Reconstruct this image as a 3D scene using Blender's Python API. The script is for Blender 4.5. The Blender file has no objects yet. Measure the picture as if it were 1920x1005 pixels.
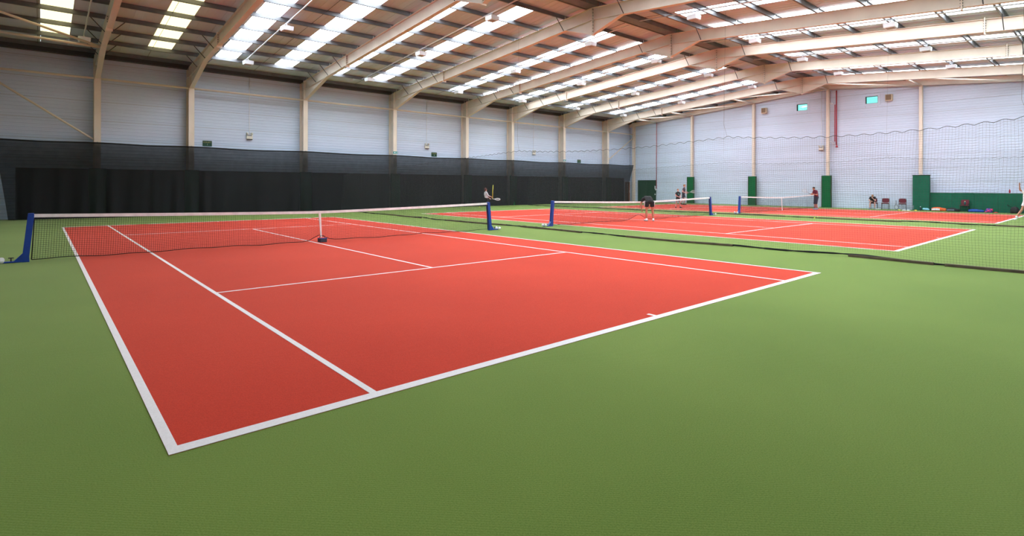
import bpy, math, random
from mathutils import Vector, Matrix

random.seed(7)
scene = bpy.context.scene
COL = scene.collection

# ------------------------------------------------------------------ camera
F_PX, V0, YAW, ROLL = 1011.2, 346.63, 0.7177, 0.0029
cam_data = bpy.data.cameras.new('camera')
cam_data.sensor_fit = 'HORIZONTAL'
cam_data.sensor_width = 36.0
cam_data.lens = 36.0 * F_PX / 1920.0
cam_data.shift_y = -(502.5 - V0) / 1920.0
cam_data.clip_end = 300
cam = bpy.data.objects.new('camera', cam_data)
COL.objects.link(cam)
cam.matrix_world = (Matrix.Translation((-0.6169, -4.0252, 1.734)) @ Matrix.Rotation(-YAW, 4, 'Z')
                    @ Matrix.Rotation(math.pi / 2, 4, 'X') @ Matrix.Rotation(ROLL, 4, 'Z'))
scene.camera = cam

# ------------------------------------------------------------------ world, exposure
world = bpy.data.worlds.new('world')
scene.world = world
world.use_nodes = True
bg = world.node_tree.nodes['Background']
bg.inputs[0].default_value = (0.80, 0.90, 1.0, 1)
bg.inputs[1].default_value = 2.2
scene.view_settings.view_transform = 'Standard'
scene.view_settings.look = 'None'
scene.view_settings.gamma = 1
scene.view_settings.use_curve_mapping = False
scene.view_settings.exposure = 0.16
ROOFLIGHT = 11.0          # daylight through the translucent roof panes
scene.cycles.max_bounces = 8
scene.cycles.diffuse_bounces = 5
scene.cycles.transparent_max_bounces = 16
scene.cycles.caustics_reflective = False
scene.cycles.caustics_refractive = False
scene.cycles.use_denoising = True

# ------------------------------------------------------------------ materials
MATS = {}
def mat(name, col, rough=0.6, metal=0.0, var=0.0, vscale=6.0, bump=0.0, bscale=80.0, spec=0.4,
        sheen=0.0, emit=0.0, detail=4.0, stretch=None):
    if name in MATS: return MATS[name]
    m = bpy.data.materials.new(name); m.use_nodes = True
    nt = m.node_tree; b = nt.nodes['Principled BSDF']
    c = (col[0], col[1], col[2], 1)
    b.inputs['Base Color'].default_value = c
    b.inputs['Roughness'].default_value = rough
    b.inputs['Metallic'].default_value = metal
    b.inputs['Specular IOR Level'].default_value = spec
    if sheen:
        b.inputs['Sheen Weight'].default_value = sheen
        b.inputs['Sheen Roughness'].default_value = 0.5
    if emit:
        b.inputs['Emission Color'].default_value = c
        b.inputs['Emission Strength'].default_value = emit
    if var or bump:
        tc = nt.nodes.new('ShaderNodeTexCoord')
        vec = tc.outputs['Object']
        if stretch:
            mp = nt.nodes.new('ShaderNodeMapping'); mp.inputs['Scale'].default_value = stretch
            nt.links.new(vec, mp.inputs['Vector']); vec = mp.outputs['Vector']
    if var:
        n = nt.nodes.new('ShaderNodeTexNoise'); n.inputs['Scale'].default_value = vscale
        n.inputs['Detail'].default_value = detail
        nt.links.new(vec, n.inputs['Vector'])
        r = nt.nodes.new('ShaderNodeValToRGB')
        r.color_ramp.elements[0].position = 0.3; r.color_ramp.elements[1].position = 0.7
        r.color_ramp.elements[0].color = tuple(x * (1 - var) for x in col) + (1,)
        r.color_ramp.elements[1].color = tuple(min(1, x * (1 + var)) for x in col) + (1,)
        nt.links.new(n.outputs['Fac'], r.inputs['Fac'])
        nt.links.new(r.outputs['Color'], b.inputs['Base Color'])
    if bump:
        n2 = nt.nodes.new('ShaderNodeTexNoise'); n2.inputs['Scale'].default_value = bscale
        nt.links.new(vec, n2.inputs['Vector'])
        bp = nt.nodes.new('ShaderNodeBump'); bp.inputs['Strength'].default_value = bump
        bp.inputs['Distance'].default_value = 0.01
        nt.links.new(n2.outputs['Fac'], bp.inputs['Height'])
        nt.links.new(bp.outputs['Normal'], b.inputs['Normal'])
    MATS[name] = m
    return m

def turf(name, col, col2, sheen=0.35, tint=(1, 1, 1, 1)):
    """woven carpet court: fine diagonal rib, mottled wear, sheen at low angles"""
    m = bpy.data.materials.new(name); m.use_nodes = True
    nt = m.node_tree; b = nt.nodes['Principled BSDF']; L = nt.links.new; N = nt.nodes.new
    tc = N('ShaderNodeTexCoord')
    big = N('ShaderNodeTexNoise'); big.inputs['Scale'].default_value = 0.35; big.inputs['Detail'].default_value = 5
    fine = N('ShaderNodeTexNoise'); fine.inputs['Scale'].default_value = 105; fine.inputs['Detail'].default_value = 4
    wav = N('ShaderNodeTexWave'); wav.inputs['Scale'].default_value = 22; wav.inputs['Distortion'].default_value = 3.0
    wav.bands_direction = 'DIAGONAL'; wav.inputs['Detail'].default_value = 2; wav.inputs['Detail Scale'].default_value = 3
    for n in (big, fine, wav): L(tc.outputs['Object'], n.inputs['Vector'])
    mx = N('ShaderNodeMix'); mx.data_type = 'RGBA'
    mx.inputs['A'].default_value = (*col, 1); mx.inputs['B'].default_value = (*col2, 1)
    a1 = N('ShaderNodeMath'); a1.operation = 'MULTIPLY_ADD'; a1.inputs[1].default_value = 0.75; a1.inputs[2].default_value = -0.70
    a2 = N('ShaderNodeMath'); a2.operation = 'MULTIPLY_ADD'; a2.inputs[1].default_value = 1.6
    L(big.outputs['Fac'], a1.inputs[0]); L(fine.outputs['Fac'], a2.inputs[0]); L(a1.outputs[0], a2.inputs[2])
    L(a2.outputs[0], mx.inputs['Factor'])
    L(mx.outputs['Result'], b.inputs['Base Color'])
    ad = N('ShaderNodeMath'); ad.operation = 'ADD'
    wm = N('ShaderNodeMath'); wm.operation = 'MULTIPLY'; wm.inputs[1].default_value = 0.35
    L(wav.outputs['Fac'], wm.inputs[0]); L(fine.outputs['Fac'], ad.inputs[0]); L(wm.outputs[0], ad.inputs[1])
    bp = N('ShaderNodeBump'); bp.inputs['Strength'].default_value = 0.45; bp.inputs['Distance'].default_value = 0.004
    L(ad.outputs[0], bp.inputs['Height']); L(bp.outputs['Normal'], b.inputs['Normal'])
    b.inputs['Roughness'].default_value = 0.9
    b.inputs['Specular IOR Level'].default_value = 0.15
    b.inputs['Sheen Weight'].default_value = sheen
    b.inputs['Sheen Roughness'].default_value = 0.35
    b.inputs['Sheen Tint'].default_value = tint
    MATS[name] = m
    return m

turf('green_turf', (0.098, 0.178, 0.024), (0.205, 0.300, 0.062), 0.28, (0.92, 1.0, 0.66, 1))
turf('red_turf', (0.47, 0.027, 0.012), (0.70, 0.060, 0.028), 0.19, (1.0, 0.72, 0.60, 1))
mat('line_paint', (0.84, 0.83, 0.86), 0.85, var=0.05, vscale=60)
mat('cream_steel', (0.70, 0.625, 0.54), 0.45, var=0.05, vscale=1.5, spec=0.35)
mat('galvanised', (0.16, 0.165, 0.18), 0.45, metal=0.35, var=0.15, vscale=3)
mat('dark_steel', (0.07, 0.07, 0.08), 0.5, metal=0.4)
mat('deck_liner', (0.55, 0.62, 0.70), 0.55, var=0.08, vscale=1.2, stretch=(1, 0.15, 1))
mat('cladding', (0.56, 0.66, 0.82), 0.5, var=0.05, vscale=0.7, stretch=(0.3, 0.3, 2.5))
mat('cladding_back', (0.25, 0.25, 0.26), 0.8)
mat('conduit', (0.72, 0.74, 0.78), 0.35, metal=0.3)
mat('fixture_white', (0.80, 0.88, 0.97), 0.4, var=0.03)
mat('fixture_under', (0.40, 0.38, 0.38), 0.5)
mat('blue_post', (0.012, 0.05, 0.30), 0.35, var=0.1, vscale=10)
mat('black_cord', (0.008, 0.008, 0.010), 0.85)
mat('net_cord', (0.015, 0.017, 0.020), 0.85)
mat('divider_cord', (0.045, 0.05, 0.055), 0.85)
mat('rope', (0.05, 0.055, 0.06), 0.8)
mat('tape_white', (0.80, 0.77, 0.78), 0.8, var=0.12, vscale=5)
mat('wheel_white', (0.75, 0.76, 0.78), 0.5, var=0.1, vscale=60)
mat('rubber', (0.02, 0.02, 0.022), 0.8)
mat('brown_bar', (0.10, 0.072, 0.05), 0.7, var=0.3, vscale=5)
mat('pad_green', (0.004, 0.110, 0.036), 0.75, var=0.1, vscale=2, spec=0.12)
mat('board_green', (0.012, 0.115, 0.070), 0.75, var=0.1, vscale=2, spec=0.12)
mat('door_green', (0.010, 0.050, 0.028), 0.5, var=0.1, vscale=2)
mat('edge_dark', (0.035, 0.02, 0.02), 0.7)
mat('door_wood', (0.22, 0.075, 0.03), 0.5, var=0.25, vscale=8, stretch=(6, 6, 0.6))
mat('dado_dark', (0.022, 0.025, 0.03), 0.8)
mat('red_pipe', (0.40, 0.03, 0.05), 0.45)
mat('speaker_brown', (0.20, 0.14, 0.09), 0.7)
mat('speaker_cream', (0.62, 0.52, 0.40), 0.6)
mat('sign_green', (0.006, 0.055, 0.028), 0.5)
mat('sign_gold', (0.42, 0.38, 0.16), 0.5)
mat('sign_pale', (0.65, 0.72, 0.62), 0.5)
mat('exit_teal', (0.0, 0.28, 0.28), 0.4)
mat('exit_white', (0.85, 0.88, 0.88), 0.4)
mat('lamp_lens', (0.55, 0.57, 0.55), 0.15)
mat('light_casing', (0.70, 0.68, 0.60), 0.5)
mat('chair_maroon', (0.115, 0.008, 0.022), 0.75, var=0.12, vscale=20)
mat('chair_black', (0.012, 0.012, 0.014), 0.45)
mat('ball_yellow', (0.68, 0.78, 0.04), 0.9)
# people
mat('skin_fair', (0.62, 0.33, 0.24), 0.55)
mat('skin_tan', (0.42, 0.20, 0.12), 0.55)
mat('skin_pink', (0.66, 0.34, 0.30), 0.55)
mat('hair_brown', (0.05, 0.016, 0.012), 0.6, var=0.3, vscale=60)
mat('hair_black', (0.010, 0.009, 0.009), 0.5, var=0.3, vscale=60)
mat('hair_sandy', (0.30, 0.155, 0.075), 0.6, var=0.2, vscale=60)
mat('grey_top', (0.47, 0.50, 0.55), 0.85, var=0.1, vscale=14)
mat('black_cloth', (0.012, 0.013, 0.016), 0.85, var=0.15, vscale=14)
mat('navy_cloth', (0.018, 0.024, 0.045), 0.85, var=0.15, vscale=14)
mat('slate_tee', (0.075, 0.065, 0.085), 0.85, var=0.1, vscale=14)
mat('maroon_tee', (0.125, 0.008, 0.030), 0.85, var=0.12, vscale=14)
mat('white_cloth', (0.80, 0.82, 0.86), 0.85, var=0.06, vscale=14)
mat('shoe_white', (0.80, 0.82, 0.85), 0.6)
mat('shoe_blue', (0.30, 0.33, 0.48), 0.6)
mat('shoe_black', (0.012, 0.012, 0.014), 0.6)
mat('sole_teal', (0.03, 0.12, 0.15), 0.7)
mat('eye_dark', (0.01, 0.01, 0.01), 0.3)
mat('lip', (0.40, 0.12, 0.10), 0.5)
mat('print_teal', (0.08, 0.35, 0.40), 0.8)
mat('yellow_tube', (0.45, 0.45, 0.05), 0.5)
mat('frame_silver', (0.45, 0.47, 0.52), 0.3, metal=0.3)
mat('frame_black', (0.02, 0.02, 0.025), 0.35)
mat('string', (0.70, 0.72, 0.72), 0.5)
mat('grip', (0.05, 0.06, 0.09), 0.8)
mat('bag_orange', (0.75, 0.13, 0.03), 0.7)
mat('bag_white', (0.75, 0.75, 0.80), 0.7)
mat('bag_black', (0.010, 0.010, 0.013), 0.7, var=0.2, vscale=12)
mat('bag_blue', (0.012, 0.08, 0.42), 0.65, var=0.15, vscale=12)
mat('bag_grey', (0.12, 0.14, 0.20), 0.7)
mat('bag_pink', (0.80, 0.06, 0.22), 0.7)
mat('bag_purple', (0.08, 0.04, 0.32), 0.7)
mat('towel_blue', (0.25, 0.58, 0.76), 0.85)
mat('bottle_dark', (0.02, 0.025, 0.06), 0.3)
mat('bottle_teal', (0.01, 0.12, 0.13), 0.3)
mat('bottle_red', (0.45, 0.012, 0.04), 0.35)
mat('cap_cream', (0.72, 0.62, 0.30), 0.5)
mat('disc_red', (0.50, 0.05, 0.03), 0.6)
mat('disc_yellow', (0.72, 0.70, 0.08), 0.6)
mat('disc_white', (0.80, 0.82, 0.84), 0.6)
mat('wire_grey', (0.30, 0.33, 0.42), 0.35, metal=0.4)

def pane_mat(name, col, strength):
    m = bpy.data.materials.new(name); m.use_nodes = True
    nt = m.node_tree; nt.nodes.clear()
    o = nt.nodes.new('ShaderNodeOutputMaterial'); e = nt.nodes.new('ShaderNodeEmission')
    e.inputs[0].default_value = (*col, 1); e.inputs[1].default_value = strength
    nt.links.new(e.outputs[0], o.inputs[0]); MATS[name] = m
pane_mat('rooflight_clear', (0.88, 0.95, 1.0), ROOFLIGHT)
pane_mat('rooflight_aged', (1.0, 0.89, 0.45), ROOFLIGHT * 0.17)
pane_mat('rooflight_dimmed', (1.0, 0.96, 0.85), ROOFLIGHT * 0.17)  # unseen left strips of the near slope, dimmed to set the foreground light

m = bpy.data.materials.new('teal_glass'); m.use_nodes = True; nt = m.node_tree; nt.nodes.clear()
o = nt.nodes.new('ShaderNodeOutputMaterial'); mx = nt.nodes.new('ShaderNodeMixShader')
t = nt.nodes.new('ShaderNodeBsdfTransparent'); t.inputs[0].default_value = (0.42, 0.78, 0.70, 1)
g = nt.nodes.new('ShaderNodeBsdfGlossy'); g.inputs['Roughness'].default_value = 0.05
mx.inputs[0].default_value = 0.12
nt.links.new(t.outputs[0], mx.inputs[1]); nt.links.new(g.outputs[0], mx.inputs[2]); nt.links.new(mx.outputs[0], o.inputs[0])
MATS['teal_glass'] = m

def scrim_mat(name, col, see):
    """open-weave black backdrop cloth: part of the light goes straight through"""
    m = bpy.data.materials.new(name); m.use_nodes = True; nt = m.node_tree
    b = nt.nodes['Principled BSDF']; o = nt.nodes['Material Output']
    b.inputs['Base Color'].default_value = (*col, 1); b.inputs['Roughness'].default_value = 0.8
    b.inputs['Specular IOR Level'].default_value = 0.25
    tr = nt.nodes.new('ShaderNodeBsdfTransparent'); mx = nt.nodes.new('ShaderNodeMixShader')
    tc = nt.nodes.new('ShaderNodeTexCoord'); n = nt.nodes.new('ShaderNodeTexNoise')
    n.inputs['Scale'].default_value = 3.0; n.inputs['Detail'].default_value = 8
    nt.links.new(tc.outputs['Object'], n.inputs['Vector'])
    ma = nt.nodes.new('ShaderNodeMath'); ma.operation = 'MULTIPLY_ADD'
    ma.inputs[1].default_value = see * 0.5; ma.inputs[2].default_value = see * 0.75
    nt.links.new(n.outputs['Fac'], ma.inputs[0]); nt.links.new(ma.outputs[0], mx.inputs[0])
    nt.links.new(b.outputs[0], mx.inputs[1]); nt.links.new(tr.outputs[0], mx.inputs[2])
    nt.links.new(mx.outputs[0], o.inputs[0]); MATS[name] = m
scrim_mat('scrim', (0.012, 0.013, 0.016), 0.15)

# ------------------------------------------------------------------ mesh helpers
class MB:
    """collects shapes of one part, each face with a material index"""
    def __init__(s): s.v = []; s.f = []; s.m = []; s.sm = []
    def add(s, verts, faces, mi=0, smooth=False):
        o = len(s.v); s.v += [tuple(p) for p in verts]
        for f in faces: s.f.append([i + o for i in f]); s.m.append(mi); s.sm.append(smooth)
        return s
    def box(s, x0, y0, z0, x1, y1, z1, mi=0):
        v = [(x0,y0,z0),(x1,y0,z0),(x1,y1,z0),(x0,y1,z0),(x0,y0,z1),(x1,y0,z1),(x1,y1,z1),(x0,y1,z1)]
        return s.add(v, [(0,3,2,1),(4,5,6,7),(0,1,5,4),(1,2,6,5),(2,3,7,6),(3,0,4,7)], mi)
    def bbox(s, x0, y0, z0, x1, y1, z1, b, mi=0):
        """box with chamfered edges"""
        x0,x1=min(x0,x1),max(x0,x1); y0,y1=min(y0,y1),max(y0,y1); z0,z1=min(z0,z1),max(z0,z1)
        rings = []
        for z, q in ((z0, b), (z0 + b, 0), (z1 - b, 0), (z1, b)):
            rings.append([(x0+q+(b if not q else 0),y0+q,z),(x1-q-(b if not q else 0),y0+q,z),(x1-q,y0+q+(b if not q else 0),z),(x1-q,y1-q-(b if not q else 0),z),
                          (x1-q-(b if not q else 0),y1-q,z),(x0+q+(b if not q else 0),y1-q,z),(x0+q,y1-q-(b if not q else 0),z),(x0+q,y0+q+(b if not q else 0),z)])
        return s.rings(rings, mi)
    def rings(s, R, mi=0, caps=True, smooth=False):
        n = len(R[0]); v = [p for r in R for p in r]; f = []
        for k in range(len(R) - 1):
            for i in range(n):
                j = (i + 1) % n
                f.append((k*n+i, k*n+j, (k+1)*n+j, (k+1)*n+i))
        if caps: f.append(tuple(range(n-1, -1, -1))); f.append(tuple((len(R)-1)*n + i for i in range(n)))
        return s.add(v, f, mi, smooth)
    def tube(s, pts, r, n=8, mi=0, caps=True, smooth=True):
        pts = [Vector(p) for p in pts]; rr = r if isinstance(r, (list, tuple)) else [r] * len(pts)
        R = []; up = None
        for k, p in enumerate(pts):
            d = (pts[min(k+1, len(pts)-1)] - pts[max(k-1, 0)]).normalized()
            if up is None: up = Vector((0,0,1)) if abs(d.z) < 0.9 else Vector((1,0,0))
            a = d.cross(up)
            if a.length < 1e-6: a = d.orthogonal()
            a.normalize(); b = a.cross(d).normalized(); up = b
            R.append([p + rr[k] * (math.cos(2*math.pi*i/n) * a + math.sin(2*math.pi*i/n) * b) for i in range(n)])
        return s.rings(R, mi, caps, smooth)
    def capsule(s, a, b, ra, rb, n=10, mi=0):
        a, b = Vector(a), Vector(b); d = b - a
        if d.length < 1e-6: d = Vector((0,0,1e-4)); b = a + d
        d = d.normalized(); pts = []; rr = []
        for t in (-1, -.8, -.45, 0): pts.append(a + d * ra * t); rr.append(max(1e-4, ra * math.sqrt(max(0, 1 - t*t))))
        for t in (0, .45, .8, 1): pts.append(b + d * rb * t); rr.append(max(1e-4, rb * math.sqrt(max(0, 1 - t*t))))
        return s.tube(pts, rr, n, mi)
    def cone(s, a, b, ra, rb, n=12, mi=0): return s.tube([a, b], [ra, rb], n, mi)
    def ball(s, c, r, mi=0, n=12, m=8):
        if not isinstance(r, (list, tuple)): r = (r, r, r)
        R = []
        for k in range(m + 1):
            t = math.pi * k / m; q = max(1e-3, math.sin(t)); z = c[2] - r[2] * math.cos(t)
            R.append([(c[0] + r[0]*q*math.cos(2*math.pi*i/n), c[1] + r[1]*q*math.sin(2*math.pi*i/n), z) for i in range(n)])
        return s.rings(R, mi, True, True)
    def lathe(s, prof, c=(0,0,0), n=16, mi=0):
        R = [[(c[0] + max(r,1e-4)*math.cos(2*math.pi*i/n), c[1] + max(r,1e-4)*math.sin(2*math.pi*i/n), c[2] + z) for i in range(n)] for r, z in prof]
        return s.rings(R, mi, True, True)
    def prism(s, poly, f0, f1, mi=0):
        """poly of 2-D points, f0/f1 map a 2-D point to 3-D on each side"""
        n = len(poly); v = [f0(p) for p in poly] + [f1(p) for p in poly]
        f = [tuple(range(n)), tuple(range(2*n-1, n-1, -1))] + [(i, (i+1) % n + 0, n + (i+1) % n, n + i) for i in range(n)]
        return s.add(v, f, mi)
    def mesh(s, name, mats):
        me = bpy.data.meshes.new(name)
        me.from_pydata(s.v, [], s.f)
        for mm in (mats if isinstance(mats, (list, tuple)) else [mats]): me.materials.append(MATS[mm])
        me.polygons.foreach_set('material_index', s.m)
        me.polygons.foreach_set('use_smooth', s.sm)
        me.update()
        return me
    def build(s, name, mats, parent=None, loc=None, rz=None):
        return put(name, fixn(s.mesh(name, mats)), parent, loc, rz)

import bmesh
def fixn(me):
    bm = bmesh.new(); bm.from_mesh(me); bmesh.ops.recalc_face_normals(bm, faces=bm.faces); bm.to_mesh(me); bm.free(); return me
def put(name, me, parent=None, loc=None, rz=None):
    o = bpy.data.objects.new(name, me); COL.objects.link(o)
    if loc is not None: o.location = loc
    if rz is not None: o.rotation_euler = (0, 0, rz)
    if parent is not None: o.parent = parent
    return o
def thing(name, label, cat, loc=(0,0,0), rz=0, group=None):
    o = put(name, None, None, loc, rz); o['label'] = label; o['category'] = cat
    if group: o['group'] = group
    return o
def tag(o, label, cat, group=None):
    o['label'] = label; o['category'] = cat
    if group: o['group'] = group
    return o
def structure(o, label=None):
    o['kind'] = 'structure'
    if label: o['label'] = label
    return o

# ------------------------------------------------------------------ building numbers (metres)
FRX = [1.54, 5.73, 12.10, 18.48, 24.89, 29.71, 36.10, 42.48]      # portal frames
XL, XR = -2.85, 46.80                                            # gable frame lines
WX0, WX1 = -3.1, 47.05                                           # inner faces of the end walls
YF = 30.60; YB = 31.30                                           # inner flange, inner face of back wall
RY = 12.20                                                       # ridge
NYF = 2 * RY - YF; NYB = 2 * RY - YB                             # the same on the near side
RIDGE, SL = 9.87, 0.084
def rtop(y): return RIDGE - SL * abs(y - RY)                     # top of rafters
DECK = 0.21
def dk(y): return rtop(y) + DECK                                 # underside of roof sheets
PUR = [30.45 - 1.83 * k for k in range(10)] + [12.72]            # purlin lines of the far slope
X0S, MOD = 3.44, 1.0235                                          # roof sheet module
LIGHTS = [-4, 0] + list(range(3, 40, 3))

# ------------------------------------------------------------------ floor
fl = MB().box(WX0 - .3, NYB - .3, -0.3, WX1 + .3, YB + .3, 0).build('floor', 'green_turf')
structure(fl, 'green carpet court floor of the hall')

# ------------------------------------------------------------------ courts
CW, SG, SV, LEN = 11.05, 4.057, 6.36, 23.77
COURTS = [0.0, 16.457, 32.77]
clabels = ['red tennis court filling the left foreground, nearest the camera',
           'red tennis court in the middle, beyond the first dividing net',
           'far red tennis court along the right gable wall']
for x0, lab in zip(COURTS, clabels):
    t = thing('tennis_court', lab, 'tennis court', (x0, 0, 0), 0, 'indoor tennis courts')
    cx = CW / 2; yc = LEN / 2
    MB().box(0, 0, 0.0005, CW, LEN, 0.003).build('red_surface', 'red_turf', t)
    def line(nm, a, b, c, d): MB().box(a, b, 0.003, c, d, 0.006).build(nm, 'line_paint', t)
    bw, lw = 0.11, 0.065
    line('baseline', 0, 0, CW, bw); line('baseline', 0, LEN - 0.10, CW, LEN)
    for a in (0, CW - lw): line('doubles_sideline', a, bw, a + lw, LEN - 0.10)
    for sx in (-1, 1): line('singles_sideline', cx + sx*SG - .03, bw, cx + sx*SG + .03, LEN - 0.10)
    for sy in (-1, 1): line('service_line', cx - SG + .03, yc + sy*SV - .028, cx + SG - .03, yc + sy*SV + .028)
    line('center_line', cx - .028, yc - SV + .028, cx + .028, yc + SV - .028)
    line('center_mark', cx - .028, bw, cx + .028, bw + .12); line('center_mark', cx - .028, LEN - .22, cx + .028, LEN - .10)

# ------------------------------------------------------------------ walls
def sheet(axis, a0, a1, z0, z1, off, sgn, top=None):
    """a ribbed horizontal cladding sheet; axis 'x' runs along X at Y=off, 'y' along Y at X=off; sgn = outward direction"""
    prof = []
    z = z0 + .008
    prof.append((z, 0.03))
    while z < z1 - .03:
        for dz, d in ((0.0, 0.012), (0.125, 0.012), (0.14, 0.0), (0.165, 0.0), (0.18, 0.012)):
            if z + dz < z1 - .012: prof.append((z + dz, d))
        z += 0.18
    prof.append((z1 - .008, 0.012)); prof.append((z1 - .004, 0.03))
    P = [prof[0]]
    for p in prof[1:]:
        if p[0] > P[-1][0] + 1e-5 or abs(p[1] - P[-1][1]) > 1e-5: P.append(p)
    v = []; f = []
    for zz, d in P:
        for a in (a0, a1):
            h = zz if top is None else min(zz, top(a))
            v.append((a, off + sgn * d, h) if axis == 'x' else (off + sgn * d, a, h))
    for k in range(len(P) - 1): f.append((2*k, 2*k+1, 2*k+3, 2*k+2))
    return MB().add(v, f)

def make_wall(nm, lab, axis, off, sgn, cells, back):
    w = structure(back.build(nm, 'cladding_back'), lab)
    for (a0, a1, z0, z1, top) in cells:
        sheet(axis, a0 + .006, a1 - .006, z0, z1, off, sgn, top).build('cladding_sheet', 'cladding', w)
    return w

XC = [WX0] + FRX + [WX1]
rows = [0, 1.0, 2.0, 3.0, 4.0, 5.0, 6.0, 7.0, 8.0, 8.46]
cells = [(XC[i], XC[i+1], rows[k], rows[k+1], None) for i in range(len(XC)-1) for k in range(len(rows)-1)]
wall_back = make_wall('wall_back', 'long white ribbed cladding wall behind the black curtain', 'x', YB, 1, cells,
                      MB().box(WX0 - .3, YB + .035, -.3, WX1 + .3, YB + .25, 8.75))
# dark board along the foot of the back wall, seen through the curtain
for i in range(len(XC) - 1):
    MB().bbox(XC[i] + .01 if i else -1.55, YB - .05, 0, XC[i+1] - .01 if i < len(XC)-2 else 45.95, YB + .01, 2.5, .006).build('dado_board', 'dado_dark', wall_back)

# gable wall on the right, with two window openings
WIN = [(13.50, 14.33, 7.98, 8.53), (8.52, 9.33, 8.02, 8.57)]
YG = [NYB, -0.20, 5.83, 11.90, 17.88, 23.88, YB]
grow = [0, 1.0, 2.0, 3.0, 4.0, 5.0, 6.0, 7.0, 7.7, 8.8, 9.9, 10.2]
def gtop(y): return dk(y) + .02
cells = []
for i in range(len(YG) - 1):
    a0, a1 = YG[i], YG[i+1]
    for k in range(len(grow) - 1):
        z0, z1 = grow[k], grow[k+1]
        if z0 >= max(gtop(a0), gtop(a1)): continue
        w = [q for q in WIN if q[0] > a0 and q[1] < a1 and z0 < q[2] < z1]
        segs = [(a0, a1)]
        if a0 < RY < a1: segs = [(a0, RY), (RY, a1)]
        for b0, b1 in segs:
            if w and w[0][0] > b0 and w[0][1] < b1:
                y0, y1, q0, q1 = w[0]
                cells += [(b0, y0, z0, z1, gtop), (y1, b1, z0, z1, gtop), (y0, y1, z0, q0, gtop), (y0, y1, q1, z1, gtop)]
            else: cells.append((b0, b1, z0, z1, gtop))
bk = MB(); x0, x1 = WX1 + .035, WX1 + .25
bk.box(x0, NYB - .3, -.3, x1, YB + .3, 7.9)
ys = sorted([NYB - .3, YB + .3] + [q for w in WIN for q in w[:2]])
for i in range(0, len(ys) - 1):
    a, b = ys[i], ys[i+1]; mid = (a + b) / 2
    w = [q for q in WIN if q[0] < mid < q[1]]
    if w: bk.box(x0, a, 7.9, x1, b, w[0][2]); bk.box(x0, a, w[0][3], x1, b, 10.4)
    else: bk.box(x0, a, 7.9, x1, b, 10.4)
wall_right = make_wall('wall_right', 'white ribbed gable wall at the right end of the hall', 'y', WX1, 1, cells, bk)
structure(MB().box(WX0 - .25, NYB - .3, -.3, WX0, YB + .3, 10.4).build('wall_left', 'cladding'), 'white gable wall at the left end')
structure(MB().box(WX0 - .3, NYB - .25, -.3, WX1 + .3, NYB, 8.75).build('wall_front', 'cladding'), 'white side wall behind the camera')

for k, (y0, y1, z0, z1) in enumerate(WIN):
    w = structure(put('window_%d' % (k + 1), None, None, (WX1, (y0+y1)/2, (z0+z1)/2)),
                  ['small teal window on the gable wall beside the ridge column', 'small teal window high on the gable wall beside the brown loudspeaker'][k])
    hy, hz = (y1-y0)/2, (z1-z0)/2
    fr = MB(); b = .16
    for a in ((-hy-b, -hz-b, hy+b, -hz), (-hy-b, hz, hy+b, hz+b), (-hy-b, -hz, -hy, hz), (hy, -hz, hy+b, hz)):
        fr.box(-.03, a[0], a[1], .03, a[2], a[3])
    fr.build('window_frame', 'cladding', w)
    rv = MB(); t_ = .02
    for a in ((-hy, -hz, hy, -hz+t_), (-hy, hz-t_, hy, hz), (-hy, -hz, -hy+t_, hz), (hy-t_, -hz, hy, hz)):
        rv.box(.0, a[0], a[1], .22, a[2], a[3])
    rv.build('reveal', 'edge_dark', w)
    MB().box(.15, -hy, -hz, .16, hy, hz).build('pane', 'teal_glass', w)

# ------------------------------------------------------------------ ceiling: sheets, rooflights, purlins
ceil = structure(put('ceiling', None), 'low pitched roof of lining sheets with strips of rooflights')
def slope_pt(x, y, s, dz=0):     # y given on the far slope, s=-1 mirrors it to the near slope
    yy = y if s > 0 else 2*RY - y
    return (x, yy, dk(y) + dz)
def deck_mesh(w):
    m = {}
    for s in (1, -1):
        b = MB()
        def P(x, y, dz): q = slope_pt(x, y, s, dz); return q
        y0, y1 = RY, YB + .3
        b.add([P(.004,y0,0),P(w-.004,y0,0),P(w-.004,y1,0),P(.004,y1,0),P(.004,y0,.06),P(w-.004,y0,.06),P(w-.004,y1,.06),P(.004,y1,.06)],
              [(0,3,2,1),(4,5,6,7),(0,1,5,4),(1,2,6,5),(2,3,7,6),(3,0,4,7)])
        for xr in (w*.33, w*.66, 0.0):      # shallow ribs of the lining
            ww = .022 if xr else .03
            b.add([P(xr,y0,-.006),P(xr+ww,y0,-.006),P(xr+ww,y1,-.006),P(xr,y1,-.006),P(xr,y0,.01),P(xr+ww,y0,.01),P(xr+ww,y1,.01),P(xr,y1,.01)],
                  [(0,3,2,1),(0,1,5,4),(1,2,6,5),(2,3,7,6),(3,0,4,7)])
        m[s] = fixn(b.mesh('roof_sheet', 'deck_liner'))
    return m
DM = deck_mesh(MOD)
PB = [30.45] + [28.62 - 1.83*k for k in range(9)]
def cellbox(w, ya, yb, s, mt, nm):
    b = MB(); P = lambda x, y, dz: slope_pt(x, y, s, dz)
    b.add([P(.004,ya,0),P(w-.004,ya,0),P(w-.004,yb,0),P(.004,yb,0),P(.004,ya,.06),P(w-.004,ya,.06),P(w-.004,yb,.06),P(.004,yb,.06)],
          [(0,3,2,1),(4,5,6,7),(0,1,5,4),(1,2,6,5),(2,3,7,6),(3,0,4,7)])
    return fixn(b.mesh(nm, mt))
SKY0, SKY1 = PB[1] + .02, PB[9] + .30       # a rooflight strip runs between these
pane_cache = {}
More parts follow.
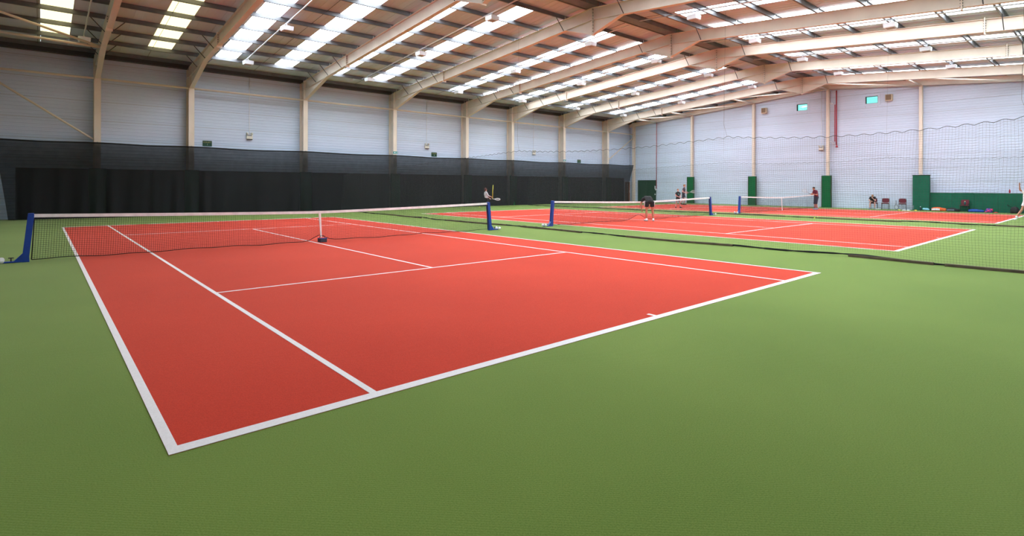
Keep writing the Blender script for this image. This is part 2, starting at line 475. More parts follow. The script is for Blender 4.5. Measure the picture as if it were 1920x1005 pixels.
for i in range(-7, 43):
    x = X0S + MOD * i
    for s in (1, -1):
        if i in LIGHTS:
            mt = 'rooflight_clear' if i > 0 else ('rooflight_aged' if s > 0 else 'rooflight_dimmed')
            rl = put('rooflight', None, ceil, (x, 0, 0))
            for k in range(1, 9):
                ya, yb = (PB[k+1] if k < 8 else SKY1), PB[k] if k > 1 else SKY0
                key = (k, s, mt)
                if key not in pane_cache: pane_cache[key] = cellbox(MOD, ya, yb, s, mt, 'pane')
                put('pane', pane_cache[key], rl)
            for a, b in ((RY, SKY1), (SKY0, YB + .3)):
                key = (a, s)
                if key not in pane_cache: pane_cache[key] = cellbox(MOD, a, b, s, 'deck_liner', 'lining_piece')
                put('lining_piece', pane_cache[key], rl)
        else: put('roof_sheet', DM[s], ceil, (x, 0, 0))
# galvanised Z purlins, one length per bay
BAYS = [(XL - .2, FRX[0])] + list(zip(FRX[:-1], FRX[1:])) + [(FRX[-1], XR + .2)]
pur_cache = {}
for y in PB + [12.56]:
    for s in (1, -1):
        for (a, b) in BAYS:
            key = (round(y, 3), s, round(b - a, 3))
            if key not in pur_cache:
                w = b - a; m = MB()
                yy = y if s > 0 else 2*RY - y
                zb = rtop(y); h = DECK - .004
                q = -s                                     # bottom flange points to the ridge, top flange to the eaves
                for (u0, u1, z0, z1) in ((0, .006*s, 0, h), (q*.07, .006*s, 0, .006), (0, -q*.07, h-.006, h), (q*.07, q*.064, 0, .02)):
                    m.box(.02, yy + min(u0,u1), zb + z0, w - .02, yy + max(u0,u1), zb + z1)
                pur_cache[key] = m.mesh('purlin', 'galvanised')
            put('purlin', pur_cache[key], ceil, (a, 0, 0))
for (a, b) in BAYS:
    MB().box(a + .02, RY - .36, rtop(RY + .36) + .02, b - .02, RY + .36, rtop(RY + .36) + .028).build('ridge_plate', 'galvanised', ceil)
for (a, b) in BAYS:                    # thin tie rods across the purlins, eaves beams
    xm = (a + b) / 2
    for s in (1, -1):
        MB().tube([(xm, (y if s > 0 else 2*RY - y), dk(y) - .06) for y in (31.0, 12.75)], .009, 6).build('tie_rod', 'dark_steel', ceil)
        yy = [31.02, 31.26] if s > 0 else [2*RY - 31.26, 2*RY - 31.02]
        MB().box(a + .02, yy[0], 8.24, b - .02, yy[0] + .01, 8.5).box(a+.02, yy[0], 8.22, b-.02, yy[1], 8.235).box(a+.02, yy[0], 8.49, b-.02, yy[1], 8.5).build('eaves_beam', 'dark_steel', ceil)

# ------------------------------------------------------------------ portal frames
def ibeam(pts_top, pts_bot, hw, tf=.02, tw=.012, mi=0, mb=None):
    """I section lying in a Y-Z plane: outer edges given by two polylines, half flange width hw"""
    m = mb or MB()
    def band(poly, d):
        for (p, q) in zip(poly[:-1], poly[1:]):
            v = []
            for (y, z) in (p, q):
                for x in (-hw, hw):
                    v.append((x, y, z)); v.append((x, y + d[0], z + d[1]))
            m.add(v, [(0,2,6,4),(1,5,7,3),(0,4,5,1),(2,3,7,6),(0,1,3,2),(4,6,7,5)], mi)
    return m, band
def rafter_mesh(s, bot=0.56):
    m = MB(); hw = .11; tf = .018
    ya, yb = 12.215, YF + .02
    Y = lambda y: y if s > 0 else 2*RY - y
    def quad(y0, t0, b0, y1, t1, b1, x0, x1):
        v = [(x0,Y(y0),b0),(x1,Y(y0),b0),(x1,Y(y0),t0),(x0,Y(y0),t0),(x0,Y(y1),b1),(x1,Y(y1),b1),(x1,Y(y1),t1),(x0,Y(y1),t1)]
        m.add(v, [(0,1,2,3),(7,6,5,4),(0,4,5,1),(1,5,6,2),(2,6,7,3),(3,7,4,0)])
    for (d0, d1, w) in ((0, tf, hw), (tf, bot - tf, .008), (bot - tf, bot, hw)):
        quad(ya, rtop(ya) - d0, rtop(ya) - d1, yb, rtop(yb) - d0, rtop(yb) - d1, -w, w)
    return fixn(m.mesh('rafter', 'cream_steel'))
def column_mesh(s):
    m = MB(); Y = lambda y: y if s > 0 else 2*RY - y
    zt = rtop(YF) - .02
    for (y0, y1, w) in ((YF, YF + .02, .14), (YF + .02, YB - .05, .010), (YB - .05, YB - .03, .14)):
        m.box(-w, min(Y(y0), Y(y1)), 0, w, max(Y(y0), Y(y1)), zt)
    for z in (7.12, 7.75, 8.22):                       # stiffener plates
        m.box(-.13, min(Y(YF+.02), Y(YB-.05)), z, .13, max(Y(YF+.02), Y(YB-.05)), z + .015)
    return fixn(m.mesh('column', 'cream_steel'))
def knee_mesh(s):
    m = MB(); Y = lambda y: y if s > 0 else 2*RY - y
    y0, y1 = YF, 27.1; b = lambda y: rtop(y) - .56
    zb = 7.10
    m.add([(-.008,Y(y0),b(y0)),(-.008,Y(y1),b(y1)),(-.008,Y(y0),zb),(.008,Y(y0),b(y0)),(.008,Y(y1),b(y1)),(.008,Y(y0),zb)],
          [(0,1,2),(5,4,3),(0,3,4,1),(1,4,5,2),(2,5,3,0)])
    v = []
    for (y, z) in ((y0, zb), (y1, b(y1) - .002)):
        for x in (-.11, .11): v += [(x, Y(y), z), (x, Y(y), z + .02)]
    m.add(v, [(0,4,6,2),(1,3,7,5),(0,1,5,4),(2,6,7,3),(0,2,3,1),(4,5,7,6)])
    return fixn(m.mesh('knee_haunch', 'cream_steel'))
def apex_mesh():
    m = MB(); b = lambda y: rtop(y) - .56
    for s in (1, -1):
        Y = lambda y: y if s > 0 else 2*RY - y
        y0, y1 = 12.215, 13.85; zb = 8.63
        m.add([(-.008,Y(y0),b(y0)),(-.008,Y(y1),b(y1)),(-.008,Y(y0),zb),(.008,Y(y0),b(y0)),(.008,Y(y1),b(y1)),(.008,Y(y0),zb)],
              [(0,1,2),(5,4,3),(0,3,4,1),(1,4,5,2),(2,5,3,0)])
        v = []
        for (y, z) in ((y0, zb), (y1, b(y1) - .002)):
            for x in (-.11, .11): v += [(x, Y(y), z), (x, Y(y), z + .02)]
        m.add(v, [(0,4,6,2),(1,3,7,5),(0,1,5,4),(2,6,7,3),(0,2,3,1),(4,5,7,6)])
    return fixn(m.mesh('apex_haunch', 'cream_steel'))
def plate_mesh(y, z0, z1, w, nm='end_plate', bolts=True):
    m = MB(); m.box(-w, y - .022, z0, w, y + .022, z1)
    return m.mesh(nm, 'cream_steel')
def bolts_mesh(y, z0, z1, n):
    m = MB()
    for k in range(n):
        z = z0 + (z1 - z0) * (k + .5) / n
        for x in (-.07, .07):
            for d in (-1, 1): m.box(x - .014, y + d*.022, z - .014, x + .014, y + d*.05, z + .014)
    return m.mesh('bolt_row', 'dark_steel')
def fly_mesh(y, s, side):
    yy = y if s > 0 else 2*RY - y
    a = (side * .10, yy, rtop(y) - .54); b = (side * .62, yy, rtop(y) + .03)
    return MB().tube([a, b], .020, 5, smooth=False).mesh('fly_brace', 'dark_steel')
RM = {s: rafter_mesh(s) for s in (1, -1)}; CM = {s: column_mesh(s) for s in (1, -1)}; KM = {s: knee_mesh(s) for s in (1, -1)}
AM = apex_mesh(); EP = plate_mesh(RY, 8.58, 9.93, .11); EB = bolts_mesh(RY, 8.7, 9.85, 8)
SPY = 24.35
SP = {s: plate_mesh(SPY if s > 0 else 2*RY - SPY, rtop(SPY) - .66, rtop(SPY) + .07, .115, 'splice_plate') for s in (1, -1)}
SB = {s: bolts_mesh(SPY if s > 0 else 2*RY - SPY, rtop(SPY) - .56, rtop(SPY) - .02, 5) for s in (1, -1)}
FM = {(y, s, d): fly_mesh(y, s, d) for y in (PB[1], PB[2], PB[3], PB[9]) for s in (1, -1) for d in (-1, 1)}
flab = ['first cream portal frame from the left, its rafter rising out of the top left',
        'second cream portal frame from the left, right of the yellowed rooflights',
        'third cream portal frame from the left, beside the hanging conduit',
        'fourth cream portal frame from the left, largest ridge haunch at top centre',
        'fifth cream portal frame from the left, behind the largest ridge haunch',
        'sixth cream portal frame from the left',
        'seventh cream portal frame from the left, last but one before the gable',
        'eighth cream portal frame from the left, nearest the gable wall']
for x, lab in zip(FRX, flab):
    t = thing('portal_frame', lab, 'steel frame', (x, 0, 0), 0, 'cream steel portal frames of the hall')
    for s in (1, -1):
        put('column', CM[s], t); put('rafter', RM[s], t); put('knee_haunch', KM[s], t)
        p = put('splice_plate', SP[s], t); put('bolt_row', SB[s], p)['kind'] = 'stuff'
    put('apex_haunch', AM, t); p = put('end_plate', EP, t); put('bolt_row', EB, p)['kind'] = 'stuff'
    for me in FM.values(): put('fly_brace', me, t)

# gable frames
for gx, sd, lab in ((XR, 1, 'cream gable frame with slim columns against the right end wall'),
                    (XL, -1, 'cream gable frame of the left end wall, mostly out of view')):
    t = thing('gable_frame', lab, 'steel frame', (gx, 0, 0))
    for s in (1, -1):
        m = MB(); ya, yb = RY, YF + .6
        for (d0, d1, w) in ((0, .016, .09), (.016, .384, .006), (.384, .40, .09)):
            v = []
            for y in (ya, yb):
                yy = y if s > 0 else 2*RY - y
                v += [(-w,yy,rtop(y)-d1),(w,yy,rtop(y)-d1),(w,yy,rtop(y)-d0),(-w,yy,rtop(y)-d0)]
            m.add(v, [(0,1,2,3),(7,6,5,4),(0,4,5,1),(1,5,6,2),(2,6,7,3),(3,7,4,0)])
        m.build('gable_rafter', 'cream_steel', t)
    for y in YG[1:-1]:
        m = MB()
        zt = rtop(y) - .40
        for (x0, x1, w) in ((-.02, 0, .10), (0, .2, .006), (.2, .22, .10)):
            xa, xb = (x0, x1) if sd > 0 else (-x1, -x0)
            m.box(xa, y - w, 0, xb, y + w, zt)
        m.build('gable_column', 'cream_steel', t)
    for y in (YF + .1, 2*RY - YF - .1):
        m = MB(); zt = rtop(YF) - .3
        for (x0, x1, w) in ((-.02, 0, .13), (0, .2, .008), (.2, .22, .13)):
            xa, xb = (x0, x1) if sd > 0 else (-x1, -x0)
            m.box(xa, y - w, 0, xb, y + w, zt)
        m.build('corner_column', 'cream_steel', t)

# tie rail between the columns, wall and roof bracing
t = thing('tie_rail', 'thin cream tube running between the columns high on the back wall', 'rail', (0, 0, 0))
for (a, b) in zip([XL] + FRX, FRX + [XR]):
    MB().tube([(a + .15, YF + .06, 7.10), (b - .15, YF + .06, 7.10)], .055, 10).build('rail_tube', 'cream_steel', t)
tag(MB().tube([(XL, YF + .12, 6.98), (FRX[0] - .1, YF + .12, 3.95)], .05, 10).build('wall_brace', 'cream_steel'), 'diagonal cream brace on the back wall at the left edge', 'brace', 'diagonal wall braces')
tag(MB().tube([(FRX[-1] + .1, YF + .12, 4.25), (XR, YF + .12, 6.75)], .05, 10).build('wall_brace', 'cream_steel'), 'diagonal cream brace on the back wall in the far corner', 'brace', 'diagonal wall braces')
for (xa, xb, lab) in ((FRX[0], XL, 'cream roof bracing tubes between the first portal frame and the left gable'),
                      (FRX[-1], XR, 'cream roof bracing tubes between the last portal frame and the gable wall')):
    t = thing('roof_bracing', lab, 'brace', (xa, 0, 0))
    for k, y in enumerate((27.6, 23.88, 17.88, 11.9, 5.83, -0.2)):
        if xa == FRX[0] and k > 0: continue
        z = rtop(y) - .47
        MB().tube([(0, y, z), (xb - xa, y, z + .1)], .055, 10).build('strut', 'cream_steel', t)
        if k < 5:
            y2 = (27.6, 23.88, 17.88, 11.9, 5.83, -0.2)[k+1]
            z2 = rtop(y2) - .47
            MB().tube([(0, y, z), (xb - xa, y2, z2 + .05)], .05, 10).build('diagonal', 'cream_steel', t)

# ------------------------------------------------------------------ light fittings and their conduits
def box_light_parts(t):
    m = MB()
    R = []
    for z, w in ((0, .20), (.02, .215), (.20, .23), (.20, .215), (.05, .195)):
        R.append([(-w,-w,z),(w,-w,z),(w,w,z),(-w,w,z)])
    m.rings(R); m.build('housing', 'fixture_white', t)
    MB().bbox(-.16, -.16, -.02, .16, .16, .005, .01).build('under_plate', 'fixture_under', t)
    MB().box(-.02, -.22, .20, .02, .22, .215).tube([(0, 0, .215), (0, 0, .33)], .015, 8).build('bracket', 'conduit', t)
def copy_tree(src, loc):
    r = src.copy(); COL.objects.link(r); r.location = loc
    for ch in [c for c in src.children]:
        d = ch.copy(); COL.objects.link(d); d.parent = r
        for g2 in ch.children:
            e = g2.copy(); COL.objects.link(e); e.parent = d
    return r
BX = [0.85, 7.79, 14.85, 21.68, 27.80, 34.05, 40.60]
BXN = [0.85, 7.70, 14.6, 21.47, 27.48, 33.70, 39.77]
bname = ['left edge bay', 'bay right of the second frame', 'bay between third and fourth frames', 'bay between fourth and fifth frames',
         'bay between fifth and sixth frames', 'bay between sixth and seventh frames', 'bay before the last frame']
yname = {27.3: 'box light nearest the back wall', 21.2: 'middle box light of the far slope', 15.1: 'box light just before the ridge',
         8.88: 'box light just past the ridge', 2.9: 'box light low on the near slope'}
proto = None
for i in range(7):
    tag(MB().tube([(BX[i], y, rtop(y) - .045) for y in (28.3, 12.6)], .03, 8).build('conduit', 'conduit'),
        'grey conduit on the far roof slope in the ' + bname[i], 'conduit', 'conduits under the purlins')
    if i > 2:
        tag(MB().tube([(BXN[i], y, rtop(y) - .045) for y in (11.8, -3.5)], .03, 8).build('conduit', 'conduit'),
            'grey conduit on the near roof slope in the ' + bname[i], 'conduit', 'conduits under the purlins')
    for y in (27.3, 21.2, 15.1, 8.88, 2.9):
        if i < 3 and y < 12: continue
        if i < 2 and y == 15.1: continue
        x = BX[i] if y > RY else BXN[i]
        z = rtop(y) - .42
        lab = 'white ' + yname[y] + ' in the ' + bname[i]
        if proto is None:
            proto = thing('box_light', lab, 'light', (x, y, z), 0, 'white box lights under the roof'); box_light_parts(proto)
        else:
            c = copy_tree(proto, (x, y, z)); c['label'] = lab
# ------------------------------------------------------------------ back curtain
def curtain():
    m = MB(); nx, nz = 620, 22; xa, xb = -2.35, 46.35; v = []
    cols = [XL] + FRX + [XR]
    rnd = random.Random(3); ph = [rnd.uniform(0, 6.28) for _ in range(8)]
    for k in range(nz + 1):
        u = k / nz                                   # 0 top, 1 bottom
        for i in range(nx + 1):
            x = xa + (xb - xa) * i / nx
            near = min(abs(x - c) for c in cols)
            # hung from hooks at the columns: slight sag of the top hem between them
            bay = 0.5 - 0.5 * math.cos(min(1, near / 3.2) * math.pi)
            z_top = 3.80 - .06 * bay
            z = z_top * (1 - u) + .015 * u
            fold = 0.05 * math.sin(x * 2.3 + ph[0] + .8 * math.sin(x * .7)) + .03 * math.sin(x * 6.1 + ph[1] + u) + .018 * math.sin(x * 13 + ph[2] + 2 * u)
            gather = math.exp(-(near / .9) ** 2)
            fold += gather * (.13 * math.sin(x * 9 + ph[3]) * u - .03 * u)
            fold += .025 * math.sin(u * 7 + x * 1.7) * u
            y = 30.33 + fold * (.15 + .85 * u)
            xx = x
            if x > 45.0: xx = x - .85 * (1 - math.exp(-5 * u ** 1.5)) * (x - 45.0) / 1.35
            if x < -1.2: xx = x + .57 * (u ** .77) * (-1.2 - x) / 1.15
            v.append((xx, y, z))
    f = [(k*(nx+1)+i, k*(nx+1)+i+1, (k+1)*(nx+1)+i+1, (k+1)*(nx+1)+i) for k in range(nz) for i in range(nx)]
    m.add(v, f, 0, True)
    top = v[:nx+1]
    return m, top
t = thing('backdrop_curtain', 'long black see-through mesh curtain hanging in front of the back wall', 'curtain', (0, 0, 0))
m, top = curtain(); m.build('cloth', 'scrim', t)
MB().tube([(p[0], p[1], p[2]) for p in top[::4]], .035, 6).build('top_hem', 'black_cord', t)
for x in FRX + [45.9]:
    MB().tube([(x, 30.33, 3.80), (x, YF - .002, 3.86)], .012, 6).build('hook', 'dark_steel', t)

# ------------------------------------------------------------------ pads, boards and doors along the walls
def pad(x0, y0, x1, y1, h, nm, lab, cat, mt, cap=True, grp=None, facing='x'):
    t = thing(nm, lab, cat, ((x0+x1)/2, (y0+y1)/2, 0), 0, grp)
    hx, hy = abs(x1-x0)/2, abs(y1-y0)/2
    MB().bbox(-hx, -hy, 0.01, hx, hy, h, .012).build('padding', mt, t)
    if cap: MB().bbox(-hx - .03, -hy - .03, h, hx + .03, hy + .03, h + .03, .006).build('top_cap', 'edge_dark', t)
    else: MB().bbox(-hx - .004, -hy - .004, h, hx + .004, hy + .004, h + .012, .003).build('top_edge', 'edge_dark', t)
    if facing == 'x':
        for s in (-1, 1): MB().box(-hx - .006, s*hy - .02, .01, -hx + .04, s*hy + .02, h - .002).build('edge_strip', 'edge_dark', t)
    return t
pl = ['green padded column cover nearest the far corner on the gable wall', 'green padded column cover second from the far corner on the gable wall',
      'green padded column cover behind the man in maroon']
for y, lab in zip((23.88, 17.88, 11.90), pl):
    pad(46.58, y - .34, 46.775, y + .34, 2.54, 'column_pad', lab, 'column pad', 'pad_green', False, 'green pads on the gable columns')
pad(46.45, 5.25, 46.775, 6.22, 2.50, 'column_pad', 'tall green padded column cover joined to the long low green board', 'column pad', 'board_green', True, 'green pads on the gable columns', 'n')
t = thing('low_board', 'long low green board along the foot of the gable wall', 'board', (0, 0, 0))
y = 5.25
while y > NYB + .5:
    MB().bbox(46.70, y - 1.2, .01, 46.77, y - .004, 1.28, .008).build('panel', 'board_green', t); y -= 1.2
MB().box(46.68, y, 1.28, 46.775, 5.25, 1.30).build('ledge', 'cladding', t)
bl = ['first', 'second', 'third', 'fourth', 'fifth', 'sixth', 'seventh', 'eighth']
for x, n in zip(FRX, bl):
    pad(x - .36, 30.47, x + .36, 30.59, 2.5, 'column_pad', 'dark green pad on the ' + n + ' back wall column, seen through the curtain', 'column pad', 'pad_green', False, 'green pads behind the curtain', 'n')

d = structure(put('door_1', None, None, (46.55, YB - .03, 0)), 'brown wooden door in the far corner beside the curtain')
MB().bbox(-.42, -.03, .01, .42, .02, 2.08, .006).build('door_leaf', 'door_wood', d)
MB().box(-.10, -.04, .9, .02, -.028, 1.95).build('vision_panel', 'lamp_lens', d)
MB().tube([(.33, -.06, .95), (.33, -.06, 1.2)], .012, 8).build('handle', 'conduit', d)
f_ = MB(); f_.box(-.50, -.02, 0, -.43, .02, 2.15).box(.43, -.02, 0, .50, .02, 2.15).box(-.43, -.02, 2.09, .43, .02, 2.15)
f_.build('door_frame', 'fixture_white', d)
d = structure(put('door_2', None, None, (WX1 - .05, 29.1, 0)), 'dark green double door on the gable wall by the corner')
for s in (-1, 1):
    MB().bbox(-.05, s*.515 - .505, .01, .02, s*.515 + .505, 2.2, .006).build('door_leaf', 'door_green', d)
MB().box(-.06, -1.10, .0, .03, -1.035, 2.26).box(-.06, 1.035, 0, .03, 1.10, 2.26).box(-.06, -1.035, 2.205, .03, 1.035, 2.26).build('door_frame', 'door_green', d)
for z in (1.35, .75): MB().bbox(-.12, -1.09, z, -.06, -1.0, z + .32 if z > 1 else z + .12, .01).build('door_closer', 'conduit', d)

# pipes, camera, loudspeakers, emergency lights, signs
t = thing('riser_pipe', 'thin dark red riser pipe beside the green double door', 'pipe', (46.98, 27.95, 0))
MB().tube([(0, 0, 1.35), (0, 0, 8.35)], .028, 8).build('pipe', 'red_pipe', t)
MB().bbox(-.10, -.09, 1.22, .05, .09, 1.38, .01).build('valve_box', 'conduit', t)
t = thing('riser_pipe', 'pair of pinkish red pipes ending halfway down by the ridge column', 'pipe', (46.96, 11.36, 0))
MB().tube([(0, -.05, 5.0), (0, -.05, 9.3)], .045, 10).build('pipe', 'red_pipe', t)
MB().tube([(0, .06, 5.25), (0, .06, 8.2)], .03, 10).build('pipe', 'red_pipe', t)
MB().lathe([(.05, 0), (.10, .03), (.10, .07), (.04, .12), (.03, .25)], (0, -.08, 4.78), 12).build('drain_cap', 'red_pipe', t)
MB().tube([(0, .1, 5.05), (-.05, .3, 5.2), (-.05, .32, 5.32)], .025, 8).build('lever', 'conduit', t)
t = thing('security_camera', 'small white security camera beside the red pipes', 'camera', (46.98, 11.62, 8.30))
MB().bbox(-.28, -.08, -.06, .0, .08, .06, .02).build('camera_body', 'fixture_white', t)
MB().lathe([(.045, 0), (.045, .03)], (-.28, 0, -.015), 12).build('lens', 'chair_black', t)
MB().tube([(-.05, .06, 0), (-.03, .12, .05), (-.03, .12, 1.0)], .015, 8).build('cable', 'red_pipe', t)
for (y, z, lab) in ((16.97, 8.26, 'small brown loudspeaker left of the teal window on the gable wall'), (7.77, 8.30, 'larger brown loudspeaker right of the teal window on the gable wall')):
    t = thing('wall_speaker', lab, 'loudspeaker', (46.93, y, z), 0, 'brown loudspeakers on the gable wall')
    MB().bbox(-.14, -.22, -.23, .12, .22, .25, .015).build('cabinet', 'speaker_cream', t)
    MB().bbox(-.16, -.17, -.17, -.13, .19, .22, .01).build('grille', 'speaker_brown', t)
def emergency(loc, rz, lab, up):
    t = thing('emergency_light', lab, 'emergency light', loc, rz, 'twin spot emergency lights')
    MB().bbox(-.17, -.12, -.16, .17, 0, .13, .015).build('battery_box', 'light_casing', t)
    MB().box(-.16, -.125, -.17, .16, 0, -.13).build('base_strip', 'chair_black', t)
    MB().box(-.15, -.126, .05, .12, -.118, .10).build('test_panel', 'bag_grey', t)
    for s, tilt in ((-1, .12), (1, -.02)):
        l = MB().tube([(s*.11, -.02, .17 + .02), (s*.11 + s*.03, -.13, .20)], [.05, .075], 12).build('lamp_head', 'light_casing', t)
        MB().tube([(s*.14, -.13, .20), (s*.142, -.14, .202)], [.066, .066], 12).build('lens', 'lamp_lens', l)
    MB().tube([(.02, -.02, .13), (.03, -.03, .33), (0, -.02, .45), (0, -.02, up)], .014, 6).build('conduit_drop', 'conduit', t)
emergency((8.93, YB - .005, 4.61), 0, 'twin spot emergency light on the back wall between second and third columns', 3.75)
emergency((21.54, YB - .005, 4.63), 0, 'twin spot emergency light on the back wall between fourth and fifth columns', 3.6)
emergency((32.77, YB - .005, 4.60), 0, 'twin spot emergency light on the back wall between sixth and seventh columns', 3.6)
emergency((WX1 - .005, 12.42, 4.75), -math.pi/2, 'twin spot emergency light on the gable wall beside the ridge column', 4.9)
def text_mesh(s, size, nm, mt, parent, loc, rot=(math.pi/2, 0, 0)):
    cu = bpy.data.curves.new(nm, 'FONT'); cu.body = s; cu.size = size; cu.align_x = 'CENTER'; cu.align_y = 'CENTER'; cu.extrude = .002
    tmp = bpy.data.objects.new('tmp', cu); COL.objects.link(tmp)
    bpy.context.view_layer.update()
    me = bpy.data.meshes.new_from_object(tmp.evaluated_get(bpy.context.evaluated_depsgraph_get()))
    bpy.data.objects.remove(tmp); me.materials.clear(); me.materials.append(MATS[mt]); me.name = nm
    o = put(nm, me, parent, loc); o.rotation_euler = rot
    return o
for n, x, z, wh in (('1', 6.66, 4.09, 'just right of the second column'), ('2', 22.22, 4.06, 'between fourth and fifth columns'), ('3', 38.88, 4.05, 'right of the seventh column')):
    t = thing('court_sign', 'small dark green court number sign on the back wall ' + wh, 'sign', (x, YB - .01, z), 0, 'green court number signs')
    MB().bbox(-.24, -.02, -.16, .24, .01, .16, .004).build('plate', 'sign_green', t)
    text_mesh('COURT', .12, 'lettering', 'sign_gold', t, (0, -.024, .06)); text_mesh(n, .12, 'number', 'sign_pale', t, (0, -.024, -.07))
for x, lab in ((18.52, 'small teal exit sign on the fourth back wall column'), (36.12, 'small teal exit sign on the seventh back wall column')):
    t = thing('exit_sign', lab, 'sign', (x, YF - .012, 4.02), 0, 'teal exit signs on the columns')
    MB().bbox(-.19, -.012, -.08, .19, .01, .08, .003).build('plate', 'exit_teal', t)
    MB().prism([(-.15,0),(-.08,.055),(-.08,.025),(-.01,.025),(-.01,-.025),(-.08,-.025),(-.08,-.055)], lambda p: (p[0], -.016, p[1]), lambda p: (p[0], -.012, p[1])).build('arrow', 'exit_white', t)
    m = MB()
    for poly in ([(.06,.02),(.10,.02),(.09,-.02),(.12,-.055),(.10,-.06),(.07,-.025),(.045,-.055),(.03,-.045),(.055,-.01)], [(.08,.035),(.10,.035),(.10,.055),(.08,.055)], [(.14,-.06),(.165,-.06),(.165,.06),(.14,.06)]):
        m.prism(poly, lambda p: (p[0], -.016, p[1]), lambda p: (p[0], -.012, p[1]))
    m.build('running_figure', 'exit_white', t)

# ------------------------------------------------------------------ tennis nets
def cords(m, lines, r):
    """thin three-sided cords along polylines"""
    for pts in lines:
        R = []
        for k, p in enumerate(pts):
            q = pts[min(k+1, len(pts)-1)]; o = pts[max(k-1, 0)]
            d = Vector(q) - Vector(o)
            a = d.cross(Vector((0.31, 0.95, 0.13))).normalized() if abs(d.normalized().y) < .9 else d.cross(Vector((1, .1, .2))).normalized()
            b = d.cross(a).normalized()
            R.append([Vector(p) + r * (math.cos(t)*a + math.sin(t)*b) for t in (0, 2.094, 4.189)])
        m.rings(R, 0, False)
def tennis_net(xa, xb, y, lab, weight=False, seed=1, lift=None, strap=True):
    rnd = random.Random(seed)
    t = thing('tennis_net', lab, 'tennis net', ((xa+xb)/2, y, 0), 0, 'freestanding tennis nets')
    h = (xb - xa) / 2
    lean = .085
    for s in (-1, 1):
        m = MB(); R = []
        for z, o, w in ((.0, .0, .062), (.13, .0, .058), (1.03, -lean, .055), (1.06, -lean, .05)):
            cx = s * (h + o); R.append([(cx - w, -.055, z), (cx + w, -.055, z), (cx + w, .055, z), (cx - w, .055, z)])
        m.rings(R)
        # flare at the foot
        m.prism([(h + .04, .03), (h + .20, .03), (h + .18, .05), (h + .05, .20)] if s > 0 else [(-h - .04, .03), (-h - .05, .20), (-h - .18, .05), (-h - .20, .03)],
                lambda p: (p[0], -.045, p[1]), lambda p: (p[0], .045, p[1]))
        p = m.build('net_post', 'blue_post', t)
        a = s*(h - .06); b = s*(h + .42)
        MB().bbox(min(a,b), -.06, .005, max(a,b), .06, .032, .006).build('foot', 'blue_post', p)
        for yy in ((-.09, .09)):
            MB().tube([(s*(h+.40), yy - .022, .062), (s*(h+.40), yy + .022, .062)], .058, 16).build('wheel', 'wheel_white', p)
        MB().tube([(s*(h+.24), 0, .03), (s*(h+.24), 0, .10)], .012, 8).box(s*(h+.24)-.045, -.012, .095, s*(h+.24)+.045, .012, .115).build('brake_knob', 'rubber', p)
        MB().bbox(s*(h-lean) - .052, -.058, 1.045, s*(h-lean) + .052, .058, 1.075, .008).build('cap', 'blue_post', p)
    hi = h - .085 - .06
    def top(x): return .915 + .125 * min(1, abs(x) / hi) ** 1.25
    def bot(x):
        z = .045 + .012 * math.sin(x * 1.9 + seed) + .01 * math.sin(x * 5.3 + seed)
        if weight: z += .14 * math.exp(-((x) / .22) ** 2)
        if lift: z += lift[1] * math.exp(-((x - lift[0]) / .5) ** 2)
        return z
    def yo(x, u): return .03 * math.sin(x * 1.3 + seed) * u + .012 * math.sin(x * 4.1) * u     # u: 0 top .. 1 bottom
    P = lambda x, u: (x, yo(x, u), top(x) * (1-u) + bot(x) * u)
    nv = int(2 * hi / .045); m = MB()
    def xx(x, u): return x + math.copysign(.05 * u, x) * (abs(x) / hi)                        # follows the sloping posts
    vl = []
    for k in range(nv + 1):
        x = -hi + 2 * hi * k / nv
        vl.append([P(xx(x, u), u) for u in (0, .35, .7, 1)])
    cords(m, vl, .0030)
    hl = []
    for j in range(1, 22):
        u = j / 22
        hl.append([P(xx(-hi + 2*hi*k/64, u), u) for k in range(65)])
    cords(m, hl, .0028)
    o = m.build('netting', 'net_cord', t); o['kind'] = 'stuff'
    R = []
    for k in range(49):
        x = -hi - .03 + (2 * hi + .06) * k / 48; z = top(x)
        R.append([(x, -.014, z + .015), (x, .014, z + .015), (x, .018, z - .06), (x, -.018, z - .06)])
    MB().rings(R).build('headband', 'tape_white', t)
    MB().tube([P(xx(-hi + 2*hi*k/80, 1), 1) for k in range(81)], .010, 6).build('bottom_cord', 'black_cord', t)
    for s in (-1, 1):
        MB().tube([(xx(s*hi, u), yo(s*hi, u), top(hi)*(1-u) + bot(s*hi)*u) for u in (0, .5, 1)], .012, 6).build('side_cord', 'black_cord', t)
    if not strap: return t
    z0 = .14 if weight else .02
    MB().add([(-.03,-.022,.93),(.03,-.022,.93),(.03,.022,.93),(-.03,.022,.93),(-.025 + .03,-.06,z0),(.025 + .03,-.06,z0),(.025 + .03,-.045,z0),(-.025 + .03,-.045,z0)],
             [(0,1,2,3),(7,6,5,4),(0,4,5,1),(1,5,6,2),(2,6,7,3),(3,7,4,0)]).build('center_strap', 'tape_white', t)
    if weight:
        w = MB().bbox(-.07, -.22, .004, .15, -.02, .125, .015).build('anchor_weight', 'grip', t)
        MB().bbox(-.07, -.225, .10, .15, -.015, .13, .008).build('weight_rim', 'blue_post', w)
        MB().box(-.05, -.20, .118, .13, -.04, .132).build('weight_top', 'disc_red', w)
        MB().tube([(-.05, -.12, .10), (-.02, -.11, .19), (.10, -.11, .19), (.13, -.12, .10)], .008, 6).build('carry_loop', 'black_cord', w)
    else:
        MB().bbox(-.02, -.08, .008, .08, -.02, .034, .006).build('floor_anchor', 'conduit', t)
    return t
tennis_net(-.87, 12.27, 12.02, 'tennis net with two blue posts across the nearest red court', True, 1)
tennis_net(15.54, 28.66, 11.97, 'tennis net across the middle red court, a person bending over at it', False, 2, (-.45, .22), False)
